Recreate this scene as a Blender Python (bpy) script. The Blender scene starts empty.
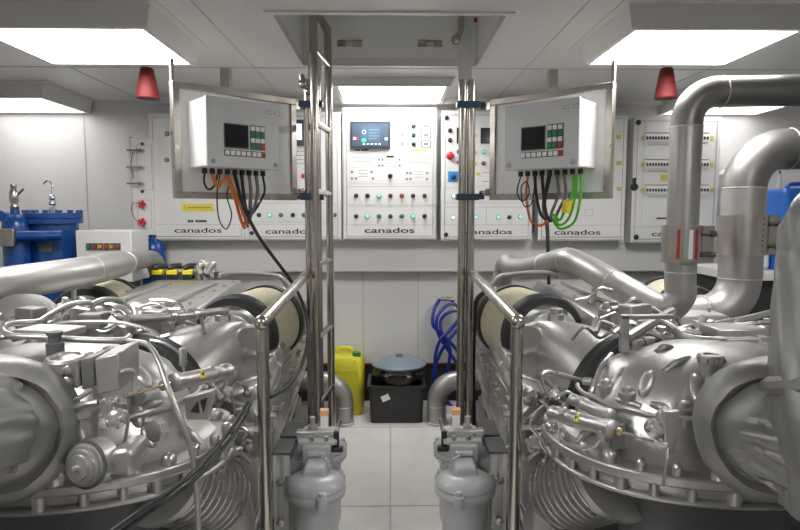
import bpy, bmesh, math, random
from mathutils import Vector, Matrix, noise
R_ = math.radians
sc = bpy.context.scene
col = sc.collection
# ------------------------------------------------------------------ camera, world, exposure
CAMP = Vector((0, 0, 1.6)); FOC = 600.0
cam_d = bpy.data.cameras.new('camera'); cam = bpy.data.objects.new('camera', cam_d); col.objects.link(cam)
cam_d.lens = FOC / 800 * 36; cam_d.sensor_width = 36
cam.location = CAMP
cam.rotation_euler = (math.pi / 2 - math.atan(53 / 600), 0, -math.atan(10 / 600))
sc.camera = cam
CR = cam.rotation_euler.to_matrix()
w = bpy.data.worlds.new('world'); sc.world = w; w.use_nodes = True
w.node_tree.nodes['Background'].inputs[0].default_value = (0.9, 0.95, 1, 1)
w.node_tree.nodes['Background'].inputs[1].default_value = 0.05
sc.view_settings.view_transform = 'Standard'; sc.view_settings.look = 'None'
sc.view_settings.exposure = 0.22; sc.view_settings.gamma = 1.0; sc.view_settings.use_curve_mapping = False
PANEL_E = 19.0
def area_lamp(x, y, z, sx, sy, power):      # the light of one ceiling fixture
    d = bpy.data.lights.new('fixture_light', 'AREA'); d.shape = 'RECTANGLE'; d.size = sx; d.size_y = sy
    d.energy = power; d.color = (1, 0.985, 0.96)
    o = bpy.data.objects.new('fixture_light', d); o.location = (x, y, z); col.objects.link(o); return o

# measuring helpers: a photo pixel plus one known coordinate gives a point in the room
def ray(px, py): return CR @ Vector((px - 400, 265 - py, -FOC))
def P(px, py, Y): d = ray(px, py); return CAMP + d * (Y / d.y)
def PZ(px, py, Z): d = ray(px, py); return CAMP + d * ((Z - 1.6) / d.z)
# ------------------------------------------------------------------ materials
MATS = {}
def mat(name, color, rough=0.5, metal=0.0, bump=0.0, bscale=40, var=0.0, vscale=6, emit=None, estr=0, coat=0, aniso=None, trans=0, stretch=None):
    m = bpy.data.materials.new(name); m.use_nodes = True; nt = m.node_tree; b = nt.nodes['Principled BSDF']
    c = (*color, 1)
    b.inputs['Base Color'].default_value = c; b.inputs['Roughness'].default_value = rough; b.inputs['Metallic'].default_value = metal
    b.inputs['Coat Weight'].default_value = coat; b.inputs['Transmission Weight'].default_value = trans
    tc = nt.nodes.new('ShaderNodeTexCoord'); mp = nt.nodes.new('ShaderNodeMapping'); nt.links.new(tc.outputs['Object'], mp.inputs[0])
    if stretch: mp.inputs['Scale'].default_value = stretch
    if var:
        n = nt.nodes.new('ShaderNodeTexNoise'); n.inputs['Scale'].default_value = vscale; n.inputs['Detail'].default_value = 5
        nt.links.new(mp.outputs[0], n.inputs['Vector'])
        r = nt.nodes.new('ShaderNodeMapRange'); r.inputs[1].default_value = .3; r.inputs[2].default_value = .7
        r.inputs[3].default_value = 1 - var; r.inputs[4].default_value = 1 + var * .5
        nt.links.new(n.outputs['Fac'], r.inputs[0])
        mx = nt.nodes.new('ShaderNodeVectorMath'); mx.operation = 'SCALE'; mx.inputs[0].default_value = color
        nt.links.new(r.outputs[0], mx.inputs['Scale']); nt.links.new(mx.outputs[0], b.inputs['Base Color'])
        r2 = nt.nodes.new('ShaderNodeMapRange'); r2.inputs[1].default_value = .3; r2.inputs[2].default_value = .7
        r2.inputs[3].default_value = min(1, rough + .08); r2.inputs[4].default_value = max(0, rough - .06)
        nt.links.new(n.outputs['Fac'], r2.inputs[0]); nt.links.new(r2.outputs[0], b.inputs['Roughness'])
    if bump:
        n = nt.nodes.new('ShaderNodeTexNoise'); n.inputs['Scale'].default_value = bscale; n.inputs['Detail'].default_value = 3
        nt.links.new(mp.outputs[0], n.inputs['Vector'])
        bp = nt.nodes.new('ShaderNodeBump'); bp.inputs['Strength'].default_value = bump; bp.inputs['Distance'].default_value = .01
        nt.links.new(n.outputs['Fac'], bp.inputs['Height']); nt.links.new(bp.outputs[0], b.inputs['Normal'])
    if emit: b.inputs['Emission Color'].default_value = (*emit, 1); b.inputs['Emission Strength'].default_value = estr
    MATS[name] = m; return m
mat('wall_white', (.68, .67, .655), .45, var=.03, vscale=2)
mat('ceiling_white', (.68, .67, .655), .38)
mat('grey_trim', (.5, .49, .48), .5)
mat('cabinet_white', (.70, .695, .68), .4, var=.02)
mat('cabinet_line', (.22, .22, .22), .6)
mat('faint_line', (.36, .36, .36), .6)
mat('fixture_white', (.66, .65, .63), .4)
mat('light_panel', (1, 1, 1), .5, emit=(1, .985, .965), estr=PANEL_E)
mat('light_panel_mid', (1, 1, 1), .5, emit=(1, .985, .965), estr=PANEL_E * .66)
mat('light_panel_dim', (1, 1, 1), .5, emit=(1, .985, .965), estr=PANEL_E * .2)
mat('light_panel_fill', (1, 1, 1), .5, emit=(1, .985, .965), estr=PANEL_E * 1.2)
mat('silver', (.50, .492, .477), .37, .80, bump=.07, bscale=60, var=.10, vscale=7)
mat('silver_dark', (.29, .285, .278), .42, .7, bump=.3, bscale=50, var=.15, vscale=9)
mat('silver_bright', (.60, .59, .57), .28, .85, var=.08, vscale=9)
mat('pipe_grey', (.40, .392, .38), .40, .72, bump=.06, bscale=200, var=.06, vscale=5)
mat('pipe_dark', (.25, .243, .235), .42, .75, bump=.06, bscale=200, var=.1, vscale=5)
mat('weld', (.62, .6, .58), .4, .8, bump=.5, bscale=120)
mat('stainless', (.50, .465, .42), .22, 1.0, var=.1, vscale=14, stretch=(1, 1, .1))
mat('stainless_brushed', (.47, .44, .40), .32, 1.0, var=.18, vscale=10)
mat('chrome', (.8, .8, .8), .12, 1.0)
mat('brass', (.6, .45, .2), .3, 1.0)
mat('blanket', (.25, .245, .238), .44, .45, bump=.35, bscale=14, var=.08, vscale=6)
mat('black_rubber', (.022, .023, .026), .5)
mat('black_plastic', (.02, .02, .022), .38)
mat('dark_grey', (.09, .09, .095), .5)
mat('dark_void', (.03, .03, .033), .7)  # near-black colour standing in for the shade inside openings
mat('bilge', (.035, .035, .038), .6, bump=.4, bscale=30, var=.4)
mat('cream', (.56, .52, .375), .75, bump=.3, bscale=90, var=.06, vscale=30)
mat('blue_paint', (.006, .065, .27), .3, coat=.3, var=.1)
mat('blue_hose', (.01, .035, .30), .35, coat=.3)
mat('blue_plastic', (.01, .12, .50), .35, coat=.2)
mat('yellow_can', (.66, .60, .03), .35, coat=.2, var=.06)
mat('yellow', (.75, .62, .02), .5)
mat('tag_yellow', (.55, .48, .10), .5)
mat('green_cap', (.02, .22, .05), .4)
mat('green_cable', (.10, .50, .04), .45)
mat('orange_cable', (.62, .16, .015), .45)
mat('black_cable', (.016, .016, .018), .45)
mat('grey_cable', (.16, .16, .17), .45)
mat('red_cone', (.13, .006, .006), .65)
mat('red', (.50, .02, .015), .35, coat=.3)
mat('dark_red', (.15, .015, .012), .35, coat=.3)
mat('green', (.01, .22, .07), .35, coat=.3)
mat('dark_green', (.008, .07, .03), .35, coat=.3)
mat('lit_cyan', (.2, .75, .65), .3, emit=(.25, .95, .8), estr=.55)
mat('lit_green', (.05, .6, .35), .3, emit=(.05, .8, .45), estr=.4)
mat('lit_white', (.8, .85, .9), .3, emit=(.75, .88, 1), estr=.8)
mat('yellow_lens', (.6, .4, .02), .3, coat=.3)
mat('clip_blue', (.025, .06, .115), .4)
mat('blue_square', (.03, .22, .55), .4)
mat('screen_dark', (.012, .014, .018), .12, coat=.5)
mat('screen_blue', (.07, .12, .18), .25, emit=(.12, .18, .24), estr=.15)
mat('display_face', (.06, .085, .12), .3)
mat('screen_bezel', (.03, .04, .06), .35)
mat('box_grey', (.60, .61, .615), .4, var=.02)
mat('box_white', (.86, .86, .85), .35)
mat('lid_grey', (.17, .21, .25), .35, coat=.2)
mat('bag_black', (.008, .008, .010), .22, bump=.9, bscale=26, coat=.15)
mat('crate', (.028, .028, .028), .5, bump=.1, bscale=50)
mat('white', (.8, .8, .78), .5)
mat('white_canister', (.7, .72, .72), .35)
mat('ink', (.03, .03, .03), .5)
mat('red_ink', (.4, .03, .03), .5)
mat('dial_green', (.30, .36, .33), .5)
mat('alu', (.64, .64, .63), .4, .3, var=.05)
mat('filter_grey', (.42, .425, .435), .34, .0, coat=.25, var=.04)
mat('tag_orange', (.75, .4, .2), .5)
# floor: pale plates with small raised pattern
def floor_mat():
    m = bpy.data.materials.new('floor_plate'); m.use_nodes = True; nt = m.node_tree; b = nt.nodes['Principled BSDF']
    b.inputs['Base Color'].default_value = (.62, .60, .57, 1); b.inputs['Roughness'].default_value = .45
    tc = nt.nodes.new('ShaderNodeTexCoord'); v = nt.nodes.new('ShaderNodeTexChecker'); v.inputs['Scale'].default_value = 55
    mp = nt.nodes.new('ShaderNodeMapping'); mp.inputs['Rotation'].default_value = (0, 0, .785)
    nt.links.new(tc.outputs['Object'], mp.inputs[0]); nt.links.new(mp.outputs[0], v.inputs['Vector'])
    bp = nt.nodes.new('ShaderNodeBump'); bp.inputs['Strength'].default_value = .25; bp.inputs['Distance'].default_value = .004
    nt.links.new(v.outputs['Fac'], bp.inputs['Height']); nt.links.new(bp.outputs[0], b.inputs['Normal'])
    n = nt.nodes.new('ShaderNodeTexNoise'); n.inputs['Scale'].default_value = 7; n.inputs['Detail'].default_value = 6
    nt.links.new(tc.outputs['Object'], n.inputs['Vector'])
    r = nt.nodes.new('ShaderNodeValToRGB'); r.color_ramp.elements[0].color = (.76, .74, .71, 1); r.color_ramp.elements[1].color = (.81, .79, .76, 1)
    r.color_ramp.elements[0].position = .35; r.color_ramp.elements[1].position = .55
    nt.links.new(n.outputs['Fac'], r.inputs[0]); nt.links.new(r.outputs[0], b.inputs['Base Color'])
    MATS['floor_plate'] = m
floor_mat()
# ------------------------------------------------------------------ mesh builder
OFF = {}
def V(*a): return Vector(a)
def ortho(n):
    n = n.normalized(); a = V(0, 0, 1) if abs(n.z) < .9 else V(1, 0, 0)
    u = n.cross(a).normalized(); return u, u.cross(n).normalized() * -1
def spline(pts, k=6):
    pts = [Vector(p) for p in pts]
    if len(pts) < 3: return pts
    out = []; q = [pts[0] * 2 - pts[1]] + pts + [pts[-1] * 2 - pts[-2]]
    for i in range(1, len(q) - 2):
        a, b, c, d = q[i - 1:i + 3]
        for j in range(k):
            t = j / k
            out.append(.5 * ((2 * b) + (c - a) * t + (2 * a - 5 * b + 4 * c - d) * t * t + (3 * b - a - 3 * c + d) * t ** 3))
    out.append(pts[-1]); return out
def arc(c, r, a0, a1, u, v, n=10):
    return [Vector(c) + Vector(u) * (r * math.cos(a0 + (a1 - a0) * i / n)) + Vector(v) * (r * math.sin(a0 + (a1 - a0) * i / n)) for i in range(n + 1)]
class MB:
    MX = 1
    def __init__(s): s.bm = bmesh.new()
    def face(s, vs):
        try: return s.bm.faces.new(vs)
        except ValueError: return None
    def hexa(s, c):
        v = [s.bm.verts.new(p) for p in c]
        for f in ((0, 3, 2, 1), (4, 5, 6, 7), (0, 1, 5, 4), (1, 2, 6, 5), (2, 3, 7, 6), (3, 0, 4, 7)): s.face([v[i] for i in f])
        return s
    def box(s, c, size, rot=None):
        c = Vector(c); hx, hy, hz = [q / 2 for q in size]
        pts = [V(-hx, -hy, -hz), V(hx, -hy, -hz), V(hx, hy, -hz), V(-hx, hy, -hz), V(-hx, -hy, hz), V(hx, -hy, hz), V(hx, hy, hz), V(-hx, hy, hz)]
        if rot is not None: pts = [rot @ p for p in pts]
        return s.hexa([c + p for p in pts])
    def b2(s, a, b):
        a = Vector(a); b = Vector(b); return s.box((a + b) / 2, [abs(x) for x in (b - a)])
    def loft(s, rings, cap=True, closed=True):
        vr = [[s.bm.verts.new(p) for p in r] for r in rings]; n = len(vr[0])
        for a, b in zip(vr, vr[1:]):
            for i in range(n if closed else n - 1): s.face([a[i], a[(i + 1) % n], b[(i + 1) % n], b[i]])
        if cap: s.face(vr[0][::-1]); s.face(vr[-1])
        return s
    def tube(s, pts, r, seg=10, smooth=True, k=6, cap=True, nz=0, nf=5, ell=1.0, fold=0):
        n0 = len(pts); path = spline(pts, k) if smooth else [Vector(p) for p in pts]
        rr = []
        for i in range(len(path)):
            if callable(r): rr.append(r(i / (len(path) - 1)))
            elif isinstance(r, (list, tuple)):
                t = i / (len(path) - 1) * (len(r) - 1); j = min(int(t), len(r) - 2); rr.append(r[j] + (r[j + 1] - r[j]) * (t - j))
            else: rr.append(r)
        rings = []; u = None
        for i, p in enumerate(path):
            t = (path[min(i + 1, len(path) - 1)] - path[max(i - 1, 0)]).normalized()
            if u is None: u, v = ortho(t)
            else:
                u = (u - t * u.dot(t)).normalized()
            v = t.cross(u)
            ring = []
            for j in range(seg):
                a = 2 * math.pi * j / seg; d = u * math.cos(a) + v * math.sin(a) * ell
                q = p + d * rr[i]
                if nz: q += d * nz * noise.noise(q * nf) + d * nz * .5 * noise.noise(q * nf * 2.3)
                if fold: tt = i / (len(path) - 1); w1 = noise.noise(V(math.cos(a + tt) * 3.2, math.sin(a + tt) * 3.2, tt * 1.6)); w2 = noise.noise(V(math.cos(a) * 7, math.sin(a) * 7, tt * 3 + 5)); q += d * fold * (abs(w1) * 1.6 + .5 * abs(w2) - .5)
                ring.append(q)
            rings.append(ring)
        return s.loft(rings, cap)
    def cyl(s, a, b, r, seg=16, r2=None): return s.tube([a, b], [r, r if r2 is None else r2], seg, False)
    def lathe(s, prof, o, axis, seg=28, nz=0, nf=5):
        o = Vector(o); ax = Vector(axis).normalized(); u, v = ortho(ax); rings = []
        for r, h in prof:
            ring = []
            for j in range(seg):
                a = 2 * math.pi * j / seg; d = u * math.cos(a) + v * math.sin(a); q = o + ax * h + d * max(r, 1e-4)
                if nz: q += (d * .6 + ax * .4) * nz * (noise.noise(q * nf) + .5 * noise.noise(q * nf * 2.7))
                ring.append(q)
            rings.append(ring)
        return s.loft(rings, True)
    def sphere(s, c, r, sc_=(1, 1, 1), seg=12):
        c = Vector(c); n = seg // 2 + 1; rings = []
        for i in range(n + 1):
            a = math.pi * (i + .02) / (n + .04); rings.append([c + V(r * sc_[0] * math.sin(a) * math.cos(t), r * sc_[1] * math.sin(a) * math.sin(t), -r * sc_[2] * math.cos(a)) for t in [2 * math.pi * j / seg for j in range(seg)]])
        return s.loft(rings)
    def prism(s, poly, vec):
        vec = Vector(vec); return s.loft([[Vector(p) for p in poly], [Vector(p) + vec for p in poly]])
    def frame(s, x0, x1, z0, z1, y, t, d=.004):      # outline in an XZ plane, 4 bars, front at y
        s.b2((x0, y, z0), (x1, y + d, z0 + t)); s.b2((x0, y, z1 - t), (x1, y + d, z1)); s.b2((x0, y, z0), (x0 + t, y + d, z1)); s.b2((x1 - t, y, z0), (x1, y + d, z1)); return s
    def build(s, name, m, parent=None, bevel=0, local=False, flat=False, ang=38, seg=2):
        bm = s.bm
        if MB.MX < 0 and not local:
            for v in bm.verts: v.co.x *= -1
        bmesh.ops.recalc_face_normals(bm, faces=bm.faces[:])
        if parent is not None: off = OFF.get(parent, V(0, 0, 0)) if not local else V(0, 0, 0)
        else:
            xs = [v.co for v in bm.verts]
            off = V((min(c.x for c in xs) + max(c.x for c in xs)) / 2, (min(c.y for c in xs) + max(c.y for c in xs)) / 2, min(c.z for c in xs))
        for v in bm.verts: v.co -= off
        me = bpy.data.meshes.new(name); bm.to_mesh(me); bm.free()
        if not flat: me.shade_smooth(); me.set_sharp_from_angle(angle=R_(ang))
        o = bpy.data.objects.new(name, me); col.objects.link(o)
        me.materials.append(MATS[m])
        if parent is not None: o.parent = parent
        else: o.location = off
        OFF[o] = off
        if bevel:
            b = o.modifiers.new('bevel', 'BEVEL'); b.width = bevel; b.segments = seg; b.limit_method = 'ANGLE'; b.angle_limit = R_(40)
        return o
def thing(name, label, cat, loc=(0, 0, 0), rotz=0, group=None):
    o = bpy.data.objects.new(name, None); col.objects.link(o); o.empty_display_size = .1
    loc = Vector(loc)
    if MB.MX < 0: loc.x *= -1
    o.location = loc; o.rotation_euler = (0, 0, rotz); o['label'] = label; o['category'] = cat
    if group: o['group'] = group
    OFF[o] = loc; return o
def tag(o, label, cat, group=None):
    o['label'] = label; o['category'] = cat
    if group: o['group'] = group
    return o
def struct(o): o['kind'] = 'structure'; return o
_tc = {}
def text_mesh(body, size):
    k = (body, size)
    if k not in _tc:
        c = bpy.data.curves.new('t', 'FONT'); c.body = body; c.size = size; c.extrude = .0008; c.offset = size * (.018 if size < .04 else .011); c.align_x = 'CENTER'; c.align_y = 'CENTER'
        o = bpy.data.objects.new('t', c); col.objects.link(o)
        dg = bpy.context.evaluated_depsgraph_get(); me = bpy.data.meshes.new_from_object(o.evaluated_get(dg))
        bpy.data.objects.remove(o); _tc[k] = me
    return _tc[k].copy()
def lettering(body, size, pos, parent, m='ink', sx=1.0, rot=(math.pi / 2, 0, 0), name='lettering'):
    me = text_mesh(body, size); me.materials.clear(); me.materials.append(MATS[m]); me.name = name
    o = bpy.data.objects.new(name, me); col.objects.link(o); o.parent = parent
    o.location = Vector(pos) - OFF.get(parent, V(0, 0, 0)); o.rotation_euler = rot; o.scale = (sx, 1, 1); return o

# ------------------------------------------------------------------ the room
CZ = 2.5; YB = 5.0; XW = 3.6; YF = -1.2
# hatch opening in the ceiling
h0 = PZ(273, 13, CZ); h1 = PZ(502, 13, CZ); h2 = PZ(480, 65, CZ); h3 = PZ(303, 65, CZ)
HX0, HX1, HY0, HY1 = (h0.x + h3.x) / 2, (h1.x + h2.x) / 2, h0.y, h2.y
m = MB(); m.b2((-XW, YF, -.35), (XW, YB + .1, -.25)); struct(m.build('floor_bilge', 'bilge'))
AX = .56
m = MB()
for y0, y1 in ((-1.2, 1.7), (1.7, 3.15), (3.155, 4.35), (4.355, YB)):
    m.b2((-AX, y0, -.03), (-.002, y1 - .004, 0)); m.b2((.002, y0, -.03), (AX, y1 - .004, 0))
fl = struct(m.build('floor', 'floor_plate', bevel=.001))
m = MB(); m.b2((-AX + .01, YF, -.25), (AX - .01, YB, -.032)); struct(m.build('floor_support', 'wall_white'))
m = MB(); t = .04
m.b2((-XW, YF, CZ), (HX0, YB, CZ + t)); m.b2((HX1, YF, CZ), (XW, YB, CZ + t)); m.b2((HX0, YF, CZ), (HX1, HY0, CZ + t)); m.b2((HX0, HY1, CZ), (HX1, YB, CZ + t))
struct(m.build('ceiling', 'ceiling_white'))
m = MB(); HZ = 3.0
m.b2((HX0 - .03, HY0 - .03, CZ + t), (HX0, HY1 + .03, HZ)); m.b2((HX1, HY0 - .03, CZ + t), (HX1 + .03, HY1 + .03, HZ))
m.b2((HX0, HY0 - .03, CZ + t), (HX1, HY0, HZ)); m.b2((HX0, HY1, CZ + t), (HX1, HY1 + .03, HZ)); m.b2((HX0 - .03, HY0 - .03, HZ), (HX1 + .03, HY1 + .03, HZ + .03))
struct(m.build('ceiling_hatch_shaft', 'white'))
m = MB(); e = .035
m.b2((HX0 - e, HY0 - e, CZ - .008), (HX1 + e, HY0, CZ)); m.b2((HX0 - e, HY1, CZ - .008), (HX1 + e, HY1 + e, CZ)); m.b2((HX0 - e, HY0, CZ - .008), (HX0, HY1, CZ)); m.b2((HX1, HY0, CZ - .008), (HX1 + e, HY1, CZ))
struct(m.build('trim_1', 'fixture_white'))
m = MB(); m.b2((-XW, YB, -.25), (XW, YB + .1, CZ)); struct(m.build('wall_back', 'wall_white'))
m = MB(); m.b2((-XW - .1, YF, -.25), (-XW, YB, CZ)); struct(m.build('wall_left', 'wall_white'))
m = MB(); m.b2((XW, YF, -.25), (XW + .1, YB, CZ)); struct(m.build('wall_right', 'wall_white'))
m = MB(); m.b2((-XW, YF - .1, -.25), (XW, YF, CZ)); struct(m.build('wall_front', 'grey_trim'))
# wall seams and ceiling seams
m = MB()
for px in (92, 363, 418): 
    x = P(px, 300, YB).x; m.b2((x - .004, YB - .003, .33), (x + .004, YB + .001, CZ))
struct(m.build('trim_2', 'grey_trim'))
m = MB()
for y in (1.2, 2.45, 3.86): m.b2((-XW, y, CZ - .003), (HX0 - .05 if 2.4 < y < 3.7 else XW, y + .008, CZ + .001))
for x in (-2.0, 2.0, -.85, .85): m.b2((x, YF, CZ - .003), (x + .006, YB, CZ + .001))
struct(m.build('trim_3', 'grey_trim'))
# flat strip with recess shade put into its colour, at the back wall foot, with a thin red-brown capping
m = MB(); m.b2((-1.0, YB - .012, 0), (1.0, YB, .31)); struct(m.build('recess_shade_back', 'dark_void'))
m = MB(); m.b2((-.6, YB - .03, .31), (.6, YB, .325)); struct(m.build('trim_4', 'dark_red'))
# grey apron under the switchboards
YC = 4.72
zc0 = P(390, 241, YC).z; zc1 = P(390, 270, 4.86).z
xl = P(165, 250, 4.86).x; xr = P(722, 250, 4.86).x
m = MB(); m.b2((xl, 4.86, zc1), (xr, YB, zc0 + .05)); m.b2((xl, 4.86, zc1 - .012), (xr, 4.90, zc1)); struct(m.build('wall_apron', 'wall_white'))
# cove above cabinets
m = MB(); m.b2((-1.95, 4.86, P(390, 106, 4.86).z + .02), (2.55, YB, CZ)); struct(m.build('trim_5', 'ceiling_white'))
# ------------------------------------------------------------------ ceiling light fixtures
def fixture(x0, x1, y0, y1, z, label, lamp='light_panel', flush=False):
    r = thing('ceiling_light', label, 'ceiling light', ((x0 + x1) / 2, (y0 + y1) / 2, z), group='flat square ceiling light panels')
    m = MB(); f = .03
    m.loft([[V(x0 - f, y0 - f, z), V(x1 + f, y0 - f, z), V(x1 + f, y1 + f, z), V(x0 - f, y1 + f, z)],
            [V(x0 - f - .02, y0 - f - .01, CZ - .006), V(x1 + f + .02, y0 - f - .01, CZ - .006), V(x1 + f + .02, y1 + f + .01, CZ - .006), V(x0 - f - .02, y1 + f + .01, CZ - .006)]])
    m.build('housing', 'fixture_white', r)
    m = MB(); g = .055 if not flush else .03; m.b2((x0 - g - .03, y0 - g - .03, CZ - .006), (x1 + g + .03, y1 + g + .03, CZ)); m.build('ceiling_flange', 'fixture_white', r)
    m = MB(); m.b2((x0, y0, z - .004), (x1, y1, z)); m.build('diffuser', lamp, r)
    m = MB(); e = .008
    m.b2((x0 - f, y0 - f, z - .007), (x1 + f, y0, z)); m.b2((x0 - f, y1, z - .007), (x1 + f, y1 + f, z)); m.b2((x0 - f, y0, z - .007), (x0, y1, z)); m.b2((x1, y0, z - .007), (x1 + f, y1, z))
    m.build('frame', 'fixture_white', r)
    return r
Zf = 2.4
a = PZ(142, 28, Zf); b = PZ(190, 63, Zf); c = PZ(55, 63, Zf)
fixture(c.x, (a.x + b.x) / 2, a.y, b.y, Zf, 'large lit ceiling panel at upper left above the red cone lamp')
a = PZ(635, 29, Zf); b = PZ(591, 63, Zf); c = PZ(720, 66, Zf); d = PZ(793, 31, Zf)
fixture((a.x + b.x) / 2, (c.x + d.x) / 2, a.y, b.y, Zf, 'large lit ceiling panel at upper right above the exhaust pipes')
a = PZ(338, 85.5, 2.455); b = PZ(445, 85.5, 2.455); c = PZ(439, 102.5, 2.455); d = PZ(346, 102.5, 2.455)
fixture((a.x + d.x) / 2, (b.x + c.x) / 2, a.y, c.y, 2.455, 'central lit ceiling panel over the middle switchboard', 'light_panel_mid', flush=True)
a = PZ(41, 97.5, Zf); b = PZ(85, 112, Zf)
fixture(b.x - .75, b.x, a.y, b.y, Zf, 'far lit ceiling panel at left above the blue tanks', 'light_panel_dim')
c = PZ(774, 108.5, Zf)
fixture(c.x - .75, c.x, a.y, b.y, Zf, 'far lit ceiling panel at right seen under the horizontal exhaust pipe', 'light_panel_dim')
fixture(-1.78, -1.06, .2, .8, Zf, 'unseen fill light panel added behind the camera at left', 'light_panel_fill')  # this pair is added out of view, to give more frontal light
fixture(1.06, 1.78, .2, .8, Zf, 'unseen fill light panel added behind the camera at right', 'light_panel_fill')
# ------------------------------------------------------------------ hatch hinges, latch
hatch = thing('ceiling_hatch', 'square ceiling hatch lid with two steel hinges and a hanging handle', 'hatch', ((HX0 + HX1) / 2, (HY0 + HY1) / 2, CZ + .3))
m = MB(); m.b2((HX0 + .02, HY0 + .02, HZ - .05), (HX1 - .02, HY1 - .02, HZ - .004)); m.build('lid', 'white', hatch, bevel=.005)
for i, px in enumerate((350, 430)):
    p = P(px, 43.5, HY1 - .002)
    m = MB(); m.b2((p.x - .075, HY1 - .008, p.z - .02), (p.x - .02, HY1, p.z + .02)); m.b2((p.x + .02, HY1 - .008, p.z - .02), (p.x + .075, HY1, p.z + .02))
    r = m.build('hinge', 'stainless_brushed', hatch, bevel=.002)
    m = MB(); m.cyl((p.x - .022, HY1 - .01, p.z), (p.x + .022, HY1 - .01, p.z), .017, 12); k = m.build('knuckle', 'stainless_brushed', r)
p = P(456, 38, HY1 - .05)
m = MB(); m.tube([(p.x + .03, HY1 - .004, p.z + .25), (p.x + .03, HY1 - .03, p.z + .2), (p.x + .03, HY1 - .05, p.z + .05), (p.x, HY1 - .05, p.z)], .018, 12)
m.sphere((p.x, HY1 - .05, p.z - .01), .03)
m.build('handle', 'stainless', hatch)
p = P(483, 19, HY1 - .01)
m = MB(); m.b2((p.x - .06, HY1 - .008, p.z - .025), (p.x + .05, HY1, p.z + .025)); r = m.build('warning_sign', 'white')
tag(r, 'small red and white warning sign in the ceiling hatch corner', 'sign')
m = MB(); m.b2((p.x - .055, HY1 - .010, p.z - .02), (p.x + .045, HY1 - .0075, p.z + .008)); m.build('red_panel', 'red', r)
# ------------------------------------------------------------------ red cone lamps
for px, lab in ((148, 'red cone shaped lamp hanging from ceiling at left above the control box'), (665.5, 'red cone shaped lamp hanging from ceiling at right beside the exhaust pipe')):
    p = P(px, 98.5, 3.55)
    r = thing('cone_lamp', lab, 'lamp', (p.x, p.y, p.z), group='red cone lamps')
    m = MB(); m.lathe([(.062, 0), (.064, .01), (.036, .165), (.03, .172)], p, (0, 0, 1), 24); m.build('shade', 'red_cone', r)
    m = MB(); m.cyl(p + V(0, 0, .17), (p.x, p.y, CZ - .006), .028); m.b2((p.x - .05, p.y - .05, CZ - .012), (p.x + .05, p.y + .05, CZ)); m.build('stem', 'fixture_white', r)
# ------------------------------------------------------------------ switchboards
LAMPM = {'k': 'black_plastic', 'c': 'lit_cyan', 'g': 'green', 'G': 'dark_green', 'r': 'red', 'R': 'dark_red', 'l': 'lit_green', 'w': 'lit_white', 'y': 'yellow_lens', 'b': 'brass'}
YD = YC - .012
def knob(root, px, py, c, r=.0135, name='indicator_lamp', bez='black_plastic', d=.02):
    p = P(px, py, YD)
    m = MB(); m.lathe([(r * 1.3, 0), (r * 1.3, .006), (r * 1.05, .009)], (p.x, YD, p.z), (0, -1, 0), 16); b = m.build(name, bez, root)
    m = MB(); m.lathe([(r, .004), (r, d * .8), (r * .7, d)], (p.x, YD, p.z), (0, -1, 0), 16); m.build('lens' if name == 'indicator_lamp' else 'cap', LAMPM[c], b)
    return b
def rect(root, x0, x1, y0, y1, mname, name, d=.003, at=None, y=None):
    y = YD if y is None else y
    a = P(x0, y1, y); b = P(x1, y0, y); m = MB(); m.b2((a.x, y - d, a.z), (b.x, y + .0005, b.z)); return m.build(name, mname, root)
def outline(root, x0, x1, y0, y1, mname='cabinet_line', t=.0035, name='panel_line'):
    a = P(x0, y1, YD); b = P(x1, y0, YD); m = MB(); m.frame(a.x, b.x, a.z, b.z, YD - .0012, t, .002); return m.build(name, mname, root)
def cabinet(x0, x1, y0, y1, label, tx=None):
    a = P(x0, y1, YC); b = P(x1, y0, YC)
    r = thing('switchboard_cabinet', label, 'electrical cabinet', ((a.x + b.x) / 2, (YC + YB) / 2, a.z), group='white switchboard cabinets along the back wall')
    m = MB(); m.b2((a.x + .003, YC, a.z), (b.x - .003, 4.859, b.z)); m.build('body', 'cabinet_white', r, bevel=.004)
    m = MB(); m.b2((a.x + .014, YD, a.z + .012), (b.x - .014, YC + .002, b.z - .012)); m.build('door', 'cabinet_white', r, bevel=.003)
    outline(r, x0 + 4, x1 - 4, y0 + 4, y1 - 3.5)
    if tx: 
        p = P(tx[0], tx[1], YD - .002); lettering('canados', tx[2] if len(tx) > 2 else .056, (p.x, YD - .0012, p.z), r, sx=2.05)
        if len(tx) < 4:
            q = P(tx[0], tx[1] + 3.6, YD); m = MB(); m.b2((q.x - .07, YD - .0015, q.z - .001), (q.x + .07, YD, q.z + .001)); m.build('tagline', 'faint_line', r)
    return r
B = cabinet(152, 243.5, 113, 240.5, 'white switchboard cabinet farthest left with yellow warning strip', (198, 230.5))
outline(B, 156, 240, 224.5, 236.5, t=.002); rect(B, 182, 214, 204, 211, 'yellow', 'warning_sticker')
for x0, x1 in ((188, 190), (190.4, 191.6), (192, 193.3), (195.5, 197.4), (197.8, 199.6), (200, 201.8), (202.2, 204), (204.4, 206.6)): rect(B, x0, x1, 220, 222.4, 'ink', 'printed_word', .0015)
for y in (134, 160): knob(B, 167, y, 'b', .014, 'door_latch')
p = P(198, 207.5, YD); lettering('!', .03, (P(185, 207.5, YD).x, YD - .0035, p.z), B); m = MB(); m.b2((p.x - .08, YD - .0045, p.z - .006), (p.x + .1, YD - .0028, p.z + .004)); m.build('sticker_print', 'cabinet_line', B)
C = cabinet(245, 341, 112, 240.5, 'white switchboard cabinet behind the ladder with small lit screen', (289, 231.5))
outline(C, 248, 336, 203, 222, t=.002); outline(C, 249, 336, 224, 237, t=.002); outline(C, 289, 309, 148, 200, 'faint_line', .002)
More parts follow.
